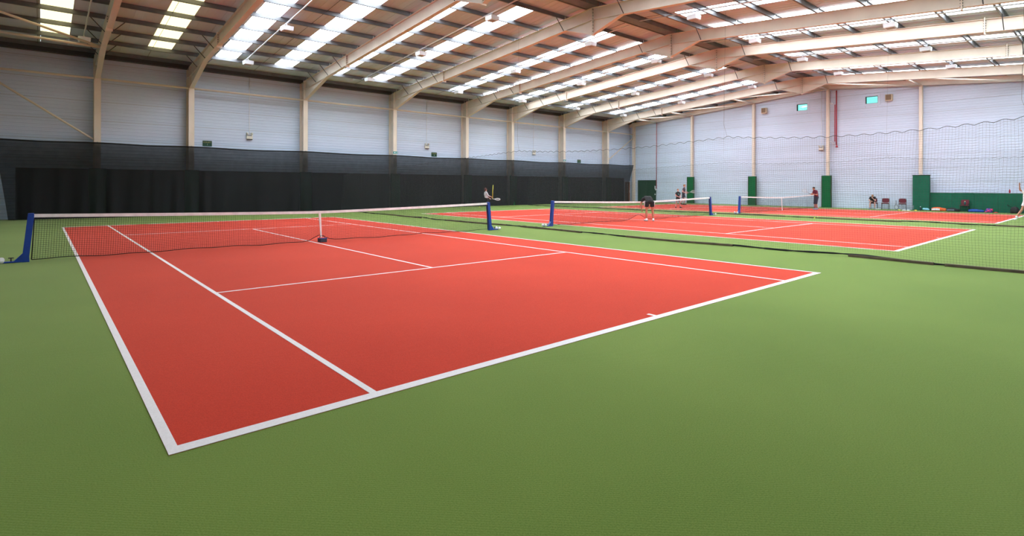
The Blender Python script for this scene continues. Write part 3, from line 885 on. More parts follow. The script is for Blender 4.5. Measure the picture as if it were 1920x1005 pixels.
tennis_net(32.13, 44.50, 11.97, 'tennis net across the far red court beside the man in maroon', False, 5)

# ------------------------------------------------------------------ dividing nets between the courts
def divider(x, y0, y1, sup, lab, seed, bars):
    rnd = random.Random(seed)
    t = thing('divider_net', lab, 'divider net', (x, 0, 0), 0, 'tall dividing nets between courts')
    ss = sorted(sup)
    def top(y):
        z = 2.99
        for a, b in zip(ss[:-1], ss[1:]):
            if a <= y <= b:
                u = (y - a) / (b - a); z = 3.12 - .17 * 4 * u * (1 - u)
        if y > ss[-1]: z = 3.12 - .045 * (y - ss[-1])
        return z + .045 * abs(math.sin(y * 10.2)) ** 1.5 - .02
    def bx(y): return .12 * math.sin(y * .55 + seed) + .05 * math.sin(y * 1.9 + seed)
    def lump(y): return max(0, .10 * math.sin(y * 1.15 + seed) * math.sin(y * .43 + seed * 2)) ** 1.0
    def P(y, u):
        zb = .05 + lump(y)
        return (bx(y) * u * u + .03 * math.sin(y * 2.2 + 3 * u), y + .03 * math.sin(u * 5 + y), top(y) * (1-u) + zb * u)
    m = MB(); n = int((y1 - y0) / .055)
    cords(m, [[P(y0 + (y1-y0)*k/n, u) for u in (0, .2, .4, .6, .8, .93, 1)] for k in range(n + 1)], .0013)
    nh = 54; seg = 220
    cords(m, [[P(y0 + (y1-y0)*k/seg, j / nh) for k in range(seg + 1)] for j in range(1, nh)], .0013)
    o = m.build('netting', 'divider_cord', t); o['kind'] = 'stuff'
    MB().tube([P(y0 + (y1-y0)*k/700, 0) for k in range(701)], .006, 5).build('top_rope', 'rope', t)
    # slack netting bunched along the floor
    pts = []; rr = []
    for k in range(361):
        y = y0 + (y1 - y0) * k / 360
        pts.append((bx(y), y, .03 + .35 * lump(y))); rr.append(.014 + .010 * abs(math.sin(y * 3.1 + seed)) + .007 * rnd.random())
    MB().tube(pts, rr, 6).build('floor_hem', 'black_cord', t)
    for (a, b) in bars:
        dx = bx((a+b)/2)
        m = MB(); R = []
        for k in range(7):
            y = a + (b - a) * k / 6; xc = bx(y) * .9
            R.append([(xc - .055, y, .004), (xc + .045, y, .004), (xc + .045, y, .058), (xc - .055, y, .058)])
        m.rings(R).build('weight_bar', 'brown_bar', t)
    for s in ss:
        z1 = rtop(s) - .03
        MB().tube([(0, s, top(s)), (0, s + .1, top(s) + .35), (0, s + .02, z1)], .0022, 5).build('hanger_line', 'rope', t)
    return t
divider(14.15, -6.6, 29.6, [-2.7, 3.55, 12.45], 'tall dividing net between the nearest and middle courts', 1.0,
        [(-5.5, -1.4), (-1.2, 0.5), (3.4, 7.0), (9.0, 12.4), (13.4, 17.5), (20, 24)])
divider(30.55, -6.6, 29.6, [-4.0, 3.72, 12.07], 'tall dividing net between the middle and far courts', 2.0,
        [(-5.5, -0.2), (3.2, 7.2), (8.6, 12.6), (16.5, 22)])

# ------------------------------------------------------------------ people
def solid(mb, name, mt, parent, voxel, smooth=3):
    """overlapping shapes fused into one continuous surface"""
    me = mb.mesh(name, mt)
    tmp = bpy.data.objects.new('tmp', me); COL.objects.link(tmp)
    r = tmp.modifiers.new('r', 'REMESH'); r.mode = 'VOXEL'; r.voxel_size = voxel; r.use_smooth_shade = True
    if smooth:
        q = tmp.modifiers.new('s', 'SMOOTH'); q.factor = .5; q.iterations = smooth
    bpy.context.view_layer.update()
    out = bpy.data.meshes.new_from_object(tmp.evaluated_get(bpy.context.evaluated_depsgraph_get()))
    bpy.data.objects.remove(tmp); bpy.data.meshes.remove(me)
    out.name = name
    out.materials.clear(); out.materials.append(MATS[mt])
    out.polygons.foreach_set('material_index', [0] * len(out.polygons))
    return put(name, out, parent)
V = Vector
def ell(mb, M, c, r, n=14, m=10):
    """ellipsoid in the frame M"""
    t = MB().ball(c, r, 0, n, m); mb.add([M @ V(p) for p in t.v], t.f, 0, True)
def person(label, loc, heading, S, J, skin, hair, top, bottom, shoe, sleeve=.55, leg=.6, bob=False, face=(1,0,0), up=(0,0,1), curl=.9, group=None, extra=None, sole=None):
    t = thing('person', label, 'person', loc, heading, group)
    j = {k: V(p) * S for k, p in J.items()}
    lat = (j['shl'] - j['shr']).normalized(); hlat = (j['hpl'] - j['hpr']).normalized()
    b = MB()
    def torso(m, g):
        for s in (-1, 1):
            m.capsule(j['pel'] + hlat*s*.065*S, j['mid'] + lat*s*.055*S, (.098+g)*S, (.092+g)*S)
            m.capsule(j['mid'] + lat*s*.055*S, j['cst'] + lat*s*.075*S, (.092+g)*S, (.102+g)*S)
        m.capsule(j['shl'] - lat*.035*S, j['shr'] + lat*.035*S, (.058+g)*S, (.058+g)*S)
        m.capsule(j['cst'], j['nck'], (.09+g)*S, (.055+g)*S)
    torso(b, 0)
    F = V(face).normalized(); U = V(up); L = U.cross(F).normalized(); U = F.cross(L).normalized()
    H = Matrix((( F.x, L.x, U.x, j['hd'].x), (F.y, L.y, U.y, j['hd'].y), (F.z, L.z, U.z, j['hd'].z), (0,0,0,1)))
    b.capsule(j['nck'], j['hd'] - U*.06*S - F*.01*S, .052*S, .05*S)
    ell(b, H, (-.008*S, 0, .03*S), (.097*S, .078*S, .092*S)); ell(b, H, (.012*S, 0, -.045*S), (.072*S, .062*S, .078*S))
    ell(b, H, (.094*S, 0, -.012*S), (.018*S, .013*S, .022*S))
    for s in (-1, 1): ell(b, H, (-.005*S, s*.080*S, -.005*S), (.018*S, .010*S, .028*S))
    for s, k in ((1, 'l'), (-1, 'r')):
        sh, el, wr = j['sh'+k], j['el'+k], j['wr'+k]
        b.capsule(sh, el, .047*S, .038*S); b.capsule(el, wr, .038*S, .026*S)
        d = (wr - el).normalized(); sd = (lat * s); sd = (sd - d * sd.dot(d))
        sd = sd.normalized() if sd.length > .1 else d.orthogonal().normalized()
        n = d.cross(sd).normalized()
        for q in (-1, 0, 1): b.capsule(wr + n*q*.012*S, wr + d*.075*S + n*q*.026*S, .015*S, .013*S)
        for q, ln in ((-1.5, .062), (-.5, .075), (.5, .07), (1.5, .054)):
            k0 = wr + d*.085*S + n*q*.0195*S
            k1 = k0 + (d*math.cos(curl*.6) - sd*math.sin(curl*.6)) * ln*.55*S
            k2 = k1 + (d*math.cos(curl*1.6) - sd*math.sin(curl*1.6)) * ln*.5*S
            b.capsule(k0, k1, .0092*S, .0085*S, 8); b.capsule(k1, k2, .0085*S, .0075*S, 8)
        t0 = wr + d*.03*S - n*.022*S; t1 = t0 + (d*.6 - n*.7 - sd*.25).normalized()*.04*S; t2 = t1 + (d*.8 - sd*.6).normalized()*.032*S
        b.capsule(t0, t1, .012*S, .0105*S, 8); b.capsule(t1, t2, .0105*S, .009*S, 8)
        hp, kn, an, to = j['hp'+k], j['kn'+k], j['an'+k], j['to'+k]
        b.capsule(hp, kn, .078*S, .054*S); b.capsule(kn, kn*.6 + an*.4, .052*S, .053*S); b.capsule(kn*.6 + an*.4, an, .053*S, .034*S)
        b.capsule(an - V((0,0,.035*S)), to, .034*S, .028*S)
    body = solid(b, 'body', skin, t, .0095)
    # clothes
    c = MB(); torso(c, .018)
    for s, k in ((1, 'l'), (-1, 'r')):
        sh, el, wr = j['sh'+k], j['el'+k], j['wr'+k]
        if sleeve <= 1: c.cone(sh - (el-sh)*.12, sh + (el-sh)*sleeve, .068*S, .060*S)
        else:
            c.capsule(sh, el, .062*S, .052*S); c.cone(el, el + (wr-el)*(sleeve-1), .050*S, .042*S)
    ell(c, Matrix.Translation(j['pel']), (0,0,.02*S), (.10*S,.10*S,.06*S))
    solid(c, 'top', top, t, .016, 4)
    c = MB()
    for s in (-1, 1): c.capsule(j['pel'] + hlat*s*.06*S - V((0,0,.01)), j['mid']*.35 + j['pel']*.65 + hlat*s*.055*S, .125*S, .118*S)
    for k in 'lr':
        hp, kn, an = j['hp'+k], j['kn'+k], j['an'+k]
        if leg <= 1: c.cone(hp - (kn-hp)*.08, hp + (kn-hp)*leg, .108*S, .098*S if leg < .9 else .085*S)
        elif leg < 1.5:
            c.capsule(hp, kn, .108*S, .080*S); c.cone(kn, kn + (an-kn)*(leg-1), .080*S, .078*S)
        else:
            c.capsule(hp, kn, .090*S, .062*S); c.cone(kn, kn + (an-kn)*(leg-1), .060*S, .045*S)
    solid(c, 'leggings' if leg >= 1.5 else 'shorts', bottom, t, .016, 4)
    for k in 'lr':
        an, to = j['an'+k], j['to'+k]; d = (to - an); d.z = 0; d = d.normalized() if d.length > .01 else V((1,0,0))
        c = MB(); heel = an - V((0,0,.045*S)) - d*.035*S
        tz = V((to.x, to.y, max(.040*S, to.z)))
        c.capsule(heel, tz, .048*S, .040*S); c.cone(an - V((0,0,.05*S)), an + V((0,0,.03*S)), .048*S, .046*S)
        c.capsule(heel - V((0,0,.004)), tz + d*.02*S, .042*S, .036*S)
        sh = solid(c, 'shoe', shoe, t, .011, 2)
        if sole:
            q = MB(); a0 = heel - d*.04*S; a1 = tz + d*.05*S; sd = V((-d.y, d.x, 0)) * .042 * S
            zz = .004
            q.add([V((p.x, p.y, zz)) for p in (a0 + sd*.8, a1*.3 + a0*.7 + sd, a1 + sd*.7, a1 - sd*.7, a1*.3 + a0*.7 - sd, a0 - sd*.8)] +
                  [V((p.x, p.y, zz + .02)) for p in (a0 + sd*.8, a1*.3 + a0*.7 + sd, a1 + sd*.7, a1 - sd*.7, a1*.3 + a0*.7 - sd, a0 - sd*.8)],
                  [(5,4,3,2,1,0),(6,7,8,9,10,11)] + [(i, (i+1) % 6, 6 + (i+1) % 6, 6 + i) for i in range(6)])
            q.build('sole', sole, sh)
    # hair and face
    c = MB()
    ell(c, H, (-.022*S, 0, .040*S), (.100*S, .088*S, .098*S))
    ell(c, H, (.03*S, 0, .085*S), (.055*S, .065*S, .045*S))
    if bob:
        ell(c, H, (-.050*S, 0, -.040*S), (.080*S, .100*S, .125*S)); ell(c, H, (-.02*S, 0, .04*S), (.112*S, .102*S, .108*S))
    solid(c, 'hair', hair, t, .013, 1)
    for s in (-1, 1):
        e = MB(); ell(e, H, (.082*S, s*.033*S, .012*S), (.010*S, .013*S, .008*S), 8, 6); e.build('eye', 'eye_dark', t)
    e = MB(); ell(e, H, (.080*S, 0, -.062*S), (.010*S, .024*S, .006*S), 8, 6); e.build('mouth', 'lip', t)
    if extra: extra(t, j, S)
    return t

BASE = dict(pel=(0,0,.95), mid=(0,0,1.13), cst=(0,0,1.30), nck=(0,0,1.47), hd=(.015,0,1.635), shl=(0,.175,1.415), shr=(0,-.175,1.415),
            ell=(0,.24,1.13), elr=(0,-.24,1.13), wrl=(.12,.22,.90), wrr=(.12,-.22,.90), hpl=(0,.085,.92), hpr=(0,-.085,.92),
            knl=(.02,.10,.50), knr=(.02,-.10,.50), anl=(0,.11,.095), anr=(0,-.11,.095), tol=(.17,.12,.032), tor=(.17,-.12,.032))
def pose(**k): d = dict(BASE); d.update(k); return d
D = math.radians

# woman by the far baseline, seen from behind, holding a racket and a yellow ball tube
person('person with brown bob in grey top and black leggings near the black curtain', (21.95, 24.25, 0), D(-18), .86,
       pose(pel=(-.12,0,.95), mid=(-.17,0,1.13), cst=(-.20,0,1.30), nck=(-.22,0,1.47), hd=(-.21,0,1.635), shl=(-.20,.175,1.415), shr=(-.19,-.175,1.415),
            elr=(-.08,-.24,1.18), wrr=(.20,-.20,1.07), ell=(-.06,.22,1.14), wrl=(.16,.10,.96), hpl=(-.12,.085,.92), hpr=(-.11,-.085,.92),
            knl=(.04,.09,.52), knr=(-.04,-.10,.50), anl=(.06,.09,.10), tol=(.23,.09,.032), anr=(-.02,-.08,.095), tor=(.15,-.09,.032)),
       'skin_fair', 'hair_brown', 'grey_top', 'black_cloth', 'shoe_white', 1.45, 1.95, True)
# person bending over the middle net, back to the camera
def stripes(t, j, S):
    for s, k in ((1, 'l'), (-1, 'r')):
        hp, kn = j['hp'+k], j['kn'+k]
        a = hp + V((0, s*.108*S, .06)); b = hp + (kn-hp)*.58 + V((0, s*.105*S, 0))
        MB().tube([a, b], .013*S, 6).build('side_stripe', 'white_cloth', t)
person('person in black bending over by the middle net strap, back to the camera', (21.55, 11.26, .006), D(52), 1.06,
       pose(pel=(-.02,0,.89), mid=(.10,0,1.00), cst=(.26,0,1.03), nck=(.44,0,.95), hd=(.57,0,.85), shl=(.34,.20,1.00), shr=(.34,-.20,1.00),
            ell=(.34,.29,.78), elr=(.40,-.27,.80), wrl=(.30,.26,.50), wrr=(.42,-.10,.58), hpl=(-.03,.115,.86), hpr=(-.03,-.115,.86),
            knl=(.0,.13,.48), knr=(.0,-.15,.48), anl=(-.02,.13,.095), anr=(-.02,-.18,.095), tol=(.15,.16,.032), tor=(.15,-.24,.032)),
       'skin_tan', 'hair_black', 'black_cloth', 'black_cloth', 'shoe_white', .6, .55, False, (.6,0,-.8), (.8,0,.6), extra=stripes, sole='sole_teal')
# child and taller teenager playing on the far court
def chest_print(t, j, S):
    MB().bbox(.118*S, -.07*S, 1.25*S, .13*S, .07*S, 1.30*S, .004).build('shirt_print', 'print_teal', t)
person('child in black shirt and shorts standing with legs apart on the far court', (36.1, 18.72, .006), D(-118), .83,
       pose(shl=(.0,.17,1.40), shr=(0,-.17,1.40), ell=(.02,.26,1.14), elr=(.04,-.26,1.14), wrl=(.24,.14,1.0), wrr=(.28,-.06,1.02),
            knl=(.04,.17,.50), knr=(.02,-.17,.50), anl=(0,.25,.095), anr=(0,-.22,.095), tol=(.15,.30,.032), tor=(.16,-.26,.032)),
       'skin_pink', 'hair_sandy', 'black_cloth', 'black_cloth', 'shoe_black', .6, .72, extra=chest_print)
person('tall teenager in slate shirt and navy shorts behind the child', (42.2, 21.95, .006), D(-66), 1.03,
       pose(cst=(.04,0,1.30), nck=(.06,0,1.47), hd=(.09,0,1.63), shl=(.06,.17,1.41), shr=(.03,-.17,1.41), ell=(.10,.26,1.16), wrl=(.33,.12,1.08),
            elr=(-.04,-.27,1.15), wrr=(.22,-.20,1.03), knl=(.10,.09,.52), anl=(.03,.09,.095), tol=(.20,.09,.032),
            knr=(-.02,-.10,.50), anr=(-.20,-.10,.15), tor=(-.05,-.10,.05)),
       'skin_pink', 'hair_sandy', 'slate_tee', 'navy_cloth', 'shoe_black', .6, .8)
# man in maroon ready at the far net
person('man in maroon shirt and long navy shorts by the far net', (41.5, 10.85, .006), D(146), .95,
       pose(mid=(.0,0,1.14), cst=(.05,0,1.31), nck=(.13,0,1.47), hd=(.21,0,1.60), shl=(.08,.175,1.42), shr=(.08,-.175,1.42),
            ell=(.12,.25,1.13), wrl=(.36,.14,1.20), elr=(.12,-.25,1.13), wrr=(.38,-.08,1.18),
            knl=(.06,.10,.50), knr=(.05,-.10,.50), anl=(0,.12,.095), anr=(-.04,-.13,.095), tol=(.17,.14,.032), tor=(.13,-.15,.032), pel=(-.03,0,.95)),
       'skin_tan', 'hair_black', 'maroon_tee', 'navy_cloth', 'shoe_blue', .75, 1.15, face=(1,0,-.15))
# boy sitting forward with his head down
person('boy in black sitting bent forward on a chair, hand at his face', (46.42, 8.66, 0), D(192), .86,
       pose(pel=(.0,0,.62), mid=(.10,0,.79), cst=(.20,0,.93), nck=(.30,0,1.03), hd=(.40,0,1.13), shl=(.24,.175,1.02), shr=(.24,-.175,1.02),
            ell=(.42,.20,.74), elr=(.40,-.24,.74), wrl=(.50,.04,.93), wrr=(.54,-.10,.70), hpl=(.02,.09,.60), hpr=(.02,-.09,.60),
            knl=(.44,.17,.58), knr=(.44,-.17,.58), anl=(.42,.17,.095), anr=(.40,-.20,.095), tol=(.58,.20,.032), tor=(.56,-.24,.032)),
       'skin_pink', 'hair_sandy', 'black_cloth', 'black_cloth', 'shoe_blue', .6, .8, face=(.7,0,-.7), up=(.7,0,.7))
# player in white cut off by the right edge
person('player in white at the right edge, arm raised and leg trailing', (36.86, -.62, 0), D(-46), 1.02,
       pose(cst=(.03,0,1.28), nck=(.05,0,1.45), hd=(.08,0,1.61), shl=(-.02,.175,1.41), shr=(.08,-.175,1.41), ell=(-.22,.14,1.52), wrl=(-.27,.10,1.74),
            elr=(.28,-.22,1.22), wrr=(.42,-.20,1.42), knr=(.24,-.10,.53), anr=(.22,-.10,.095), tor=(.39,-.11,.032),
            knl=(-.16,.10,.53), anl=(-.40,.10,.20), tol=(-.47,.10,.05)),
       'skin_tan', 'hair_brown', 'white_cloth', 'white_cloth', 'shoe_white', .6, .55, curl=.2)

# ------------------------------------------------------------------ rackets
def racket(label, loc, rot, frame='frame_silver', S=1.0):
    """handle butt at the origin, head along +X, face normal +Z"""
    t = thing('tennis_racket', label, 'racket', loc, 0, 'tennis rackets'); t.rotation_euler = rot
    a, b, cx = .165*S, .125*S, .515*S
    R = [V((cx + a*math.cos(2*math.pi*k/28), b*math.sin(2*math.pi*k/28), 0)) for k in range(28)]
    m = MB(); rings = []
    for k, p in enumerate(R):
        d = (R[(k+1) % 28] - R[k-1]).normalized(); n = V((d.y, -d.x, 0))
        rings.append([p + .012*S*(math.cos(q)*n + math.sin(q)*V((0,0,1))) for q in (0, 1.571, 3.142, 4.712)])
    rings.append(rings[0]); m.rings(rings, 0, False, True)
    m.build('hoop', frame, t)
    mt = MB()
    for s in (-1, 1): mt.tube([(.24*S, s*.012*S, 0), (.31*S, s*.03*S, 0), (.40*S, s*.085*S, 0)], .010*S, 6)
    for s in (-1, 1): pass
    th = mt; solid(th.capsule((.20*S,0,0), (.26*S,0,0), .013*S, .013*S), 'throat', frame, t, .006, 1)
    MB().tube([(0,0,0), (.02*S,0,0), (.21*S,0,0)], [.019*S, .016*S, .0145*S], 8).build('handle', 'grip', t)
    m = MB(); ln = []
    for k in range(-6, 7):
        y = k * .0185 * S
        if abs(y) < b*.97:
            h = a * math.sqrt(1 - (y/b)**2); ln.append([(cx - h, y, 0), (cx + h, y, 0)])
    for k in range(-8, 9):
        x = k * .0195 * S
        if abs(x) < a*.97:
            h = b * math.sqrt(1 - (x/a)**2); ln.append([(cx + x, -h, 0), (cx + x, h, 0)])
    cords(m, ln, .0014); m.build('strings', 'string', t)['kind'] = 'stuff'
    return t
def hand(loc, heading, S, p):
    v = Matrix.Rotation(heading, 3, 'Z') @ (V(p) * S); return (loc[0] + v.x, loc[1] + v.y, loc[2] + v.z)
racket('white racket held low by the person in grey', hand((21.95,24.25,0), D(-18), .86, (.19,.08,.92)), (.55, .05, D(-44)), 'wheel_white')
racket('silver racket held up by the man in maroon', hand((41.5,10.85,0), D(146), .95, (.42,-.04,1.19)), (D(70), D(-28), D(140)), 'frame_silver')
racket('racket held by the child in black on the far court', hand((36.1,18.72,0), D(-118), .83, (.30,.0,1.0)), (D(60), D(10), D(-38)), 'frame_black', .9)
racket('racket held by the tall teenager behind the child', hand((42.2,21.95,0), D(-66), 1.03, (.34,-.12,1.08)), (D(60), D(-8), D(-40)), 'frame_silver')
o = thing('ball_tube', 'long yellow ball pick-up tube held upright by the person in grey', 'ball tube', hand((21.95,24.25,0), D(-18), .86, (.29,-.21,0)))
z0 = .82
MB().tube([(0,0,z0), (.0,-.01,1.30), (.03,-.02,1.72)], .026, 10).build('tube', 'yellow_tube', o)
MB().tube([(.03,-.02,1.72), (.03,-.02,1.75)], .031, 10).build('end_ring', 'frame_black', o)
MB().tube([(0,0,z0 - .03), (0,0,z0)], .033, 10).build('mouth_ring', 'cap_cream', o)

# ------------------------------------------------------------------ chairs
def chair(label, loc, rz):
    t = thing('chair', label, 'chair', loc, rz, 'maroon stacking chairs by the gable wall')
    b = MB(); R = []
    for z, q in ((.42, .03), (.43, 0), (.46, 0), (.475, .04)):
        R.append([(-.21+q,-.22+q,z),(.20-q,-.23+q,z),(.23-q,-.20+q,z),(.23-q,.20-q,z),(.20-q,.23-q,z),(-.21+q,.22-q,z)])
    b.rings(R); b.build('seat', 'chair_maroon', t)
    # backrest: rounded panel leaning back
    out = []
    for k in range(20):
        a = 2*math.pi*k/20; cc, ss = math.cos(a), math.sin(a)
        out.append((.21 * math.copysign(abs(cc)**.45, cc), .655 + .165 * math.copysign(abs(ss)**.55, ss)))
    MB().prism(out, lambda p: (-.20 - .22*(p[1]-.45), p[0], p[1]), lambda p: (-.235 - .22*(p[1]-.45), p[0], p[1])).build('backrest', 'chair_maroon', t)
    for s in (-1, 1):
        MB().tube([(.21, s*.215, 0), (.19, s*.21, .43)], .013, 8).build('leg', 'chair_black', t)
        MB().tube([(-.26, s*.225, 0), (-.20, s*.215, .40), (-.205, s*.21, .50)], .013, 8).build('leg', 'chair_black', t)
        MB().tube([(-.205, s*.215, .48), (-.225, s*.22, .56), (-.28, s*.215, .80), (-.285, s*.15, .825)], .012, 8).build('back_frame', 'chair_black', t)
    MB().tube([(.20, -.21, .415), (.20, .21, .415), (-.20, .21, .415), (-.20, -.21, .415), (.20, -.21, .415)], .011, 6).build('seat_frame', 'chair_black', t)
    return t
chair('maroon chair with the seated boy on it', (46.42, 8.58, 0), D(200))
chair('empty maroon chair next to the seated boy', (46.40, 7.86, 0), D(188))
chair('empty maroon chair behind the wire ball basket', (46.40, 6.80, 0), D(192))
chair('maroon chair with a bottle on it in front of the low green board', (46.36, 3.32, 0), D(180))

# ------------------------------------------------------------------ bottles, bags and balls
def bottle(label, loc, h, r, body, cap):
    t = thing('bottle', label, 'bottle', loc, 0, 'drink bottles')
    MB().lathe([(r*.85, 0), (r, .02*h), (r, .62*h), (r*.92, .70*h), (r*.5, .80*h), (r*.5, .84*h)], n=14).build('flask', body, t)
    MB().lathe([(r*.62, .82*h), (r*.62, .94*h), (r*.3, .96*h), (r*.3, h)], n=14).build('cap', cap, t)
bottle('dark bottle with white cap standing beside the tall green pad', (46.30, 5.72, 0.0), .30, .042, 'bottle_dark', 'disc_white')
bottle('red bottle standing on the ledge of the low green board', (46.725, 1.10, 1.302), .24, .045, 'bottle_red', 'bottle_red')
bottle('teal bottle with cream cap standing on the maroon chair', (46.30, 3.28, .477), .26, .05, 'bottle_teal', 'cap_cream')
def blob(name, label, cat, loc, rz, size, mt, seed, grp=None):
    rnd = random.Random(seed); m = MB(); lx, ly, lz = size
    for k in range(9):
        m.ball((rnd.uniform(-lx, lx)*.6, rnd.uniform(-ly, ly)*.5, lz*rnd.uniform(.3, .6)), (lx*rnd.uniform(.3, .5), ly*rnd.uniform(.4, .6), lz*rnd.uniform(.3, .5)))
    o = solid(m, name, mt, None, .014, 2); o.location = loc; o.rotation_euler = (0,0,rz)
    mn = min(v.co.z for v in o.data.vertices); o.location.z = loc[2] - mn + .002
    return tag(o, label, cat, grp)
blob('towel', 'crumpled pale blue towel on the floor beside the dark bottle', 'towel', (46.30, 5.40, 0), D(90), (.22, .14, .18), 'towel_blue', 4)
blob('towel', 'small white towel on the floor beside the seated boy', 'towel', (45.98, 8.18, 0), D(90), (.16, .09, .07), 'disc_white', 5)
def racket_bag(label, loc, rz, L, W, Hh, mt, panel, flip=1):
    t = thing('racket_bag', label, 'bag', loc, rz, 'sports bags along the gable wall')
    prof = [(-.50,.16),(-.47,.30),(-.30,.46),(-.10,.50),(.10,.46),(.28,.32),(.42,.22),(.50,.15)]
    R = []
    for x, w in prof:
        hh = Hh * (.55 + .45*min(1, w*2)); ring = []
        for k in range(14):
            a = 2*math.pi*k/14
            ring.append((x*L, W*w*math.copysign(abs(math.cos(a))**.6, math.cos(a)), hh*.5 + hh*.5*math.copysign(abs(math.sin(a))**.7, math.sin(a)) + .004))
        R.append(ring)
    b = MB().rings(R, 0, True, True).build('bag_body', mt, t)
    R2 = []
    for x, w in prof[1:5]:
        hh = Hh * (.55 + .45*min(1, w*2))
        R2.append([(x*L, flip*(W*w - .01), hh*.25), (x*L, flip*(W*w + .012), hh*.25), (x*L, flip*(W*w + .012), hh*.72), (x*L, flip*(W*w - .01), hh*.72)])
    MB().rings(R2).build('side_pocket', panel, t)
    MB().tube([(x*L, W*w*.2, Hh*(.55+.45*min(1, w*2)) + .006) for x, w in prof[1:7]], .008, 6).build('zip', 'chair_black', t)
    MB().tube([(-.25*L, 0, Hh*.95), (-.12*L, -.02, Hh + .06), (.08*L, -.02, Hh + .05), (.2*L, 0, Hh*.80)], .013, 6).build('strap', 'chair_black', t)
    return t
racket_bag('orange and white racket bag lying by the low green board', (46.28, 4.68, 0), D(-90), .80, .34, .27, 'bag_orange', 'bag_white', -1)
racket_bag('black racket bag lying between the orange bag and the chair', (46.28, 3.90, 0), D(-86), .70, .32, .23, 'bag_black', 'bag_grey', -1)
racket_bag('bright blue racket bag lying right of the chair', (46.28, 2.70, 0), D(-88), .80, .30, .20, 'bag_blue', 'bag_blue', -1)
def backpack(label, loc, rz, w, d, h, mt, pocket, strap_up=False, spots=None):
    t = thing('backpack', label, 'bag', loc, rz, 'sports bags along the gable wall')
    R = []
    for z, q in ((0, .86), (.04, 1), (.55, .98), (.82, .82), (.96, .55), (1.0, .25)):
        ring = []
        for k in range(16):
            a = 2*math.pi*k/16; ring.append((d*.5*q*math.copysign(abs(math.cos(a))**.6, math.cos(a)), w*.5*q*math.copysign(abs(math.sin(a))**.6, math.sin(a)), z*h + .003))
        R.append(ring)
    MB().rings(R, 0, True, True).build('bag_body', mt, t)
    MB().bbox(d*.36, -w*.34, .04, d*.60, w*.34, h*.52, .03).build('front_pocket', pocket, t)
    MB().tube([(-.02, -.04, h*.97), (-.02, -.03, h + .05), (-.02, .03, h + .05), (-.02, .04, h*.97)], .010, 6).build('grab_handle', 'chair_black', t)
    for s in (-1, 1):
        if strap_up and s < 0: pts = [(-d*.3, s*w*.3, h*.85), (-d*.35, s*w*.62, h*1.10), (-d*.2, s*w*.80, h*1.32), (-d*.1, s*w*.70, h*1.05)]
        else: pts = [(-d*.45, s*w*.25, h*.9), (-d*.72, s*w*.27, h*.6), (-d*.50, s*w*.3, h*.08)]
        MB().tube(pts, .014, 6).build('shoulder_strap', 'bag_black', t)
    if spots:
        rnd = random.Random(2)
        for k in range(16):
            a = rnd.uniform(-1.5, 1.5); z = rnd.uniform(.15, .85) * h
            MB().ball((d*.47*math.cos(a) + .02, w*.47*math.sin(a), z), (.03, .04, .035), 0, 8, 6).build('pattern_patch', spots, t)
    return t
backpack('pink and purple patterned backpack slumped by the blue bag', (46.30, 2.06, 0), D(180), .36, .24, .28, 'bag_purple', 'bag_purple', False, 'bag_pink')
backpack('black backpack standing at the right end of the low board', (46.35, .82, 0), D(180), .44, .30, .42, 'bag_black', 'bag_black', True)
racket('racket standing against the wall beside the ball basket', (46.50, 7.22, .69), (0, D(86), D(-8)), 'frame_black', .98)
racket('silver racket lying on the floor below the ball basket', (46.02, 7.05, .02), (0, 0, D(-78)), 'frame_silver')
t = thing('ball_basket', 'wire ball basket with raised handles in front of the third chair', 'ball basket', (46.02, 6.42, 0), D(90))
for x in (-.33, .33):
    for y in (-.15, .15): MB().tube([(x, y, 0), (x, y, .36)], .007, 6).build('leg', 'wire_grey', t)
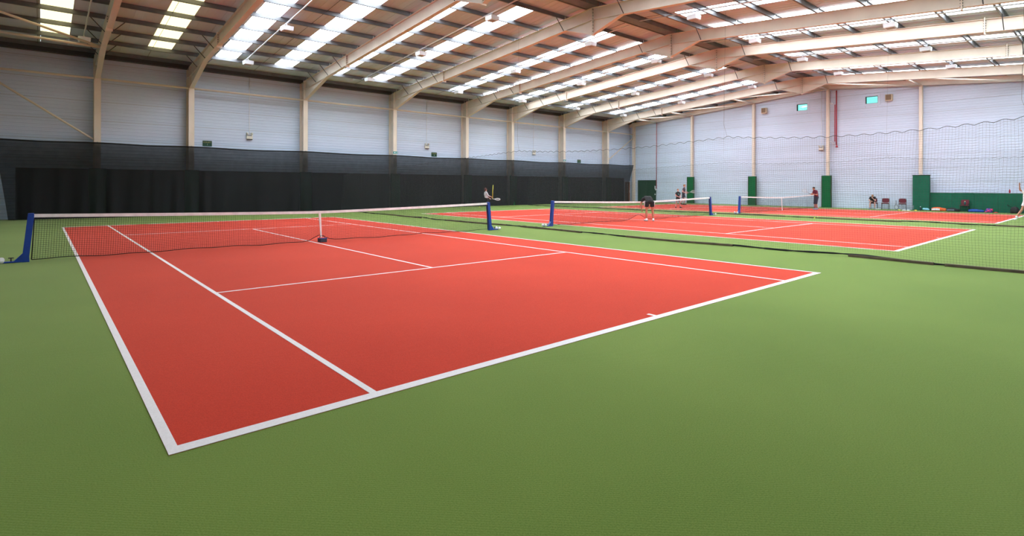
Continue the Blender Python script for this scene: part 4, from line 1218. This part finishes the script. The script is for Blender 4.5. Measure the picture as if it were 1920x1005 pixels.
for z in (.12, .24, .33):
    MB().tube([(-.33,-.15,z),(.33,-.15,z),(.33,.15,z),(-.33,.15,z),(-.33,-.15,z)], .005, 5).build('wire_ring', 'wire_grey', t)
for k in range(10):
    x = -.30 + .60*k/9
    MB().tube([(x,-.15,.33),(x,-.15,.12),(x,.15,.12),(x,.15,.33)], .0035, 5).build('wire', 'wire_grey', t)
for s in (-1, 1): MB().tube([(s*.33,-.15,.36),(s*.34,-.05,.37),(s*.34,.15,.36)], .013, 6).build('handle', 'chair_black', t)
def disc(label, loc, mt, r=.10):
    t = thing('marker_disc', label, 'marker disc', loc, 0, 'flat marker discs on the floor')
    MB().lathe([(r, .004), (r, .012), (r*.45, .055), (r*.30, .055), (r*.30, .045), (r*.85, .004)], n=18).build('cone', mt, t)
    MB().lathe([(r*1.02, .002), (r*1.02, .010), (r*.9, .012), (r*.9, .002)], n=18).build('rim', mt, t)
disc('yellow marker disc below the third chair', (45.75, 6.85, 0), 'disc_yellow')
disc('white marker disc in front of the ball basket', (45.70, 6.55, 0), 'disc_white', .12)
disc('second white marker disc in front of the ball basket, further right', (45.70, 6.28, 0), 'disc_white', .11)
disc('yellow marker disc at the foot of the tall green pad', (45.80, 5.90, 0), 'disc_yellow')
disc('red marker disc beside the tall green pad', (46.20, 5.98, 0), 'disc_red')
disc('red marker disc right of the pink backpack', (46.20, 1.70, 0), 'disc_red', .12)
def ball(label, loc):
    t = thing('tennis_ball', label, 'tennis ball', loc, 0, 'yellow tennis balls')
    MB().ball((0,0,.0335), .0335, 0, 14, 10).build('felt', 'ball_yellow', t)
    sm = [(.034*math.cos(a)*math.cos(.45*math.sin(2*a)), .034*math.sin(a)*math.cos(.45*math.sin(2*a)), .0335 + .034*math.sin(.45*math.sin(2*a))) for a in [2*math.pi*k/32 for k in range(33)]]
    MB().tube(sm, .0013, 4).build('seam', 'disc_white', t)
ball('tennis ball lying alone beside the second dividing net at the right', (31.1, 1.75, 0))
ball('nearer of two tennis balls beside the second dividing net', (30.1, 6.9, 0))
ball('further of two tennis balls beside the second dividing net', (30.95, 7.05, 0))
ball('tennis ball on the floor near the black curtain', (24.6, 28.6, 0))
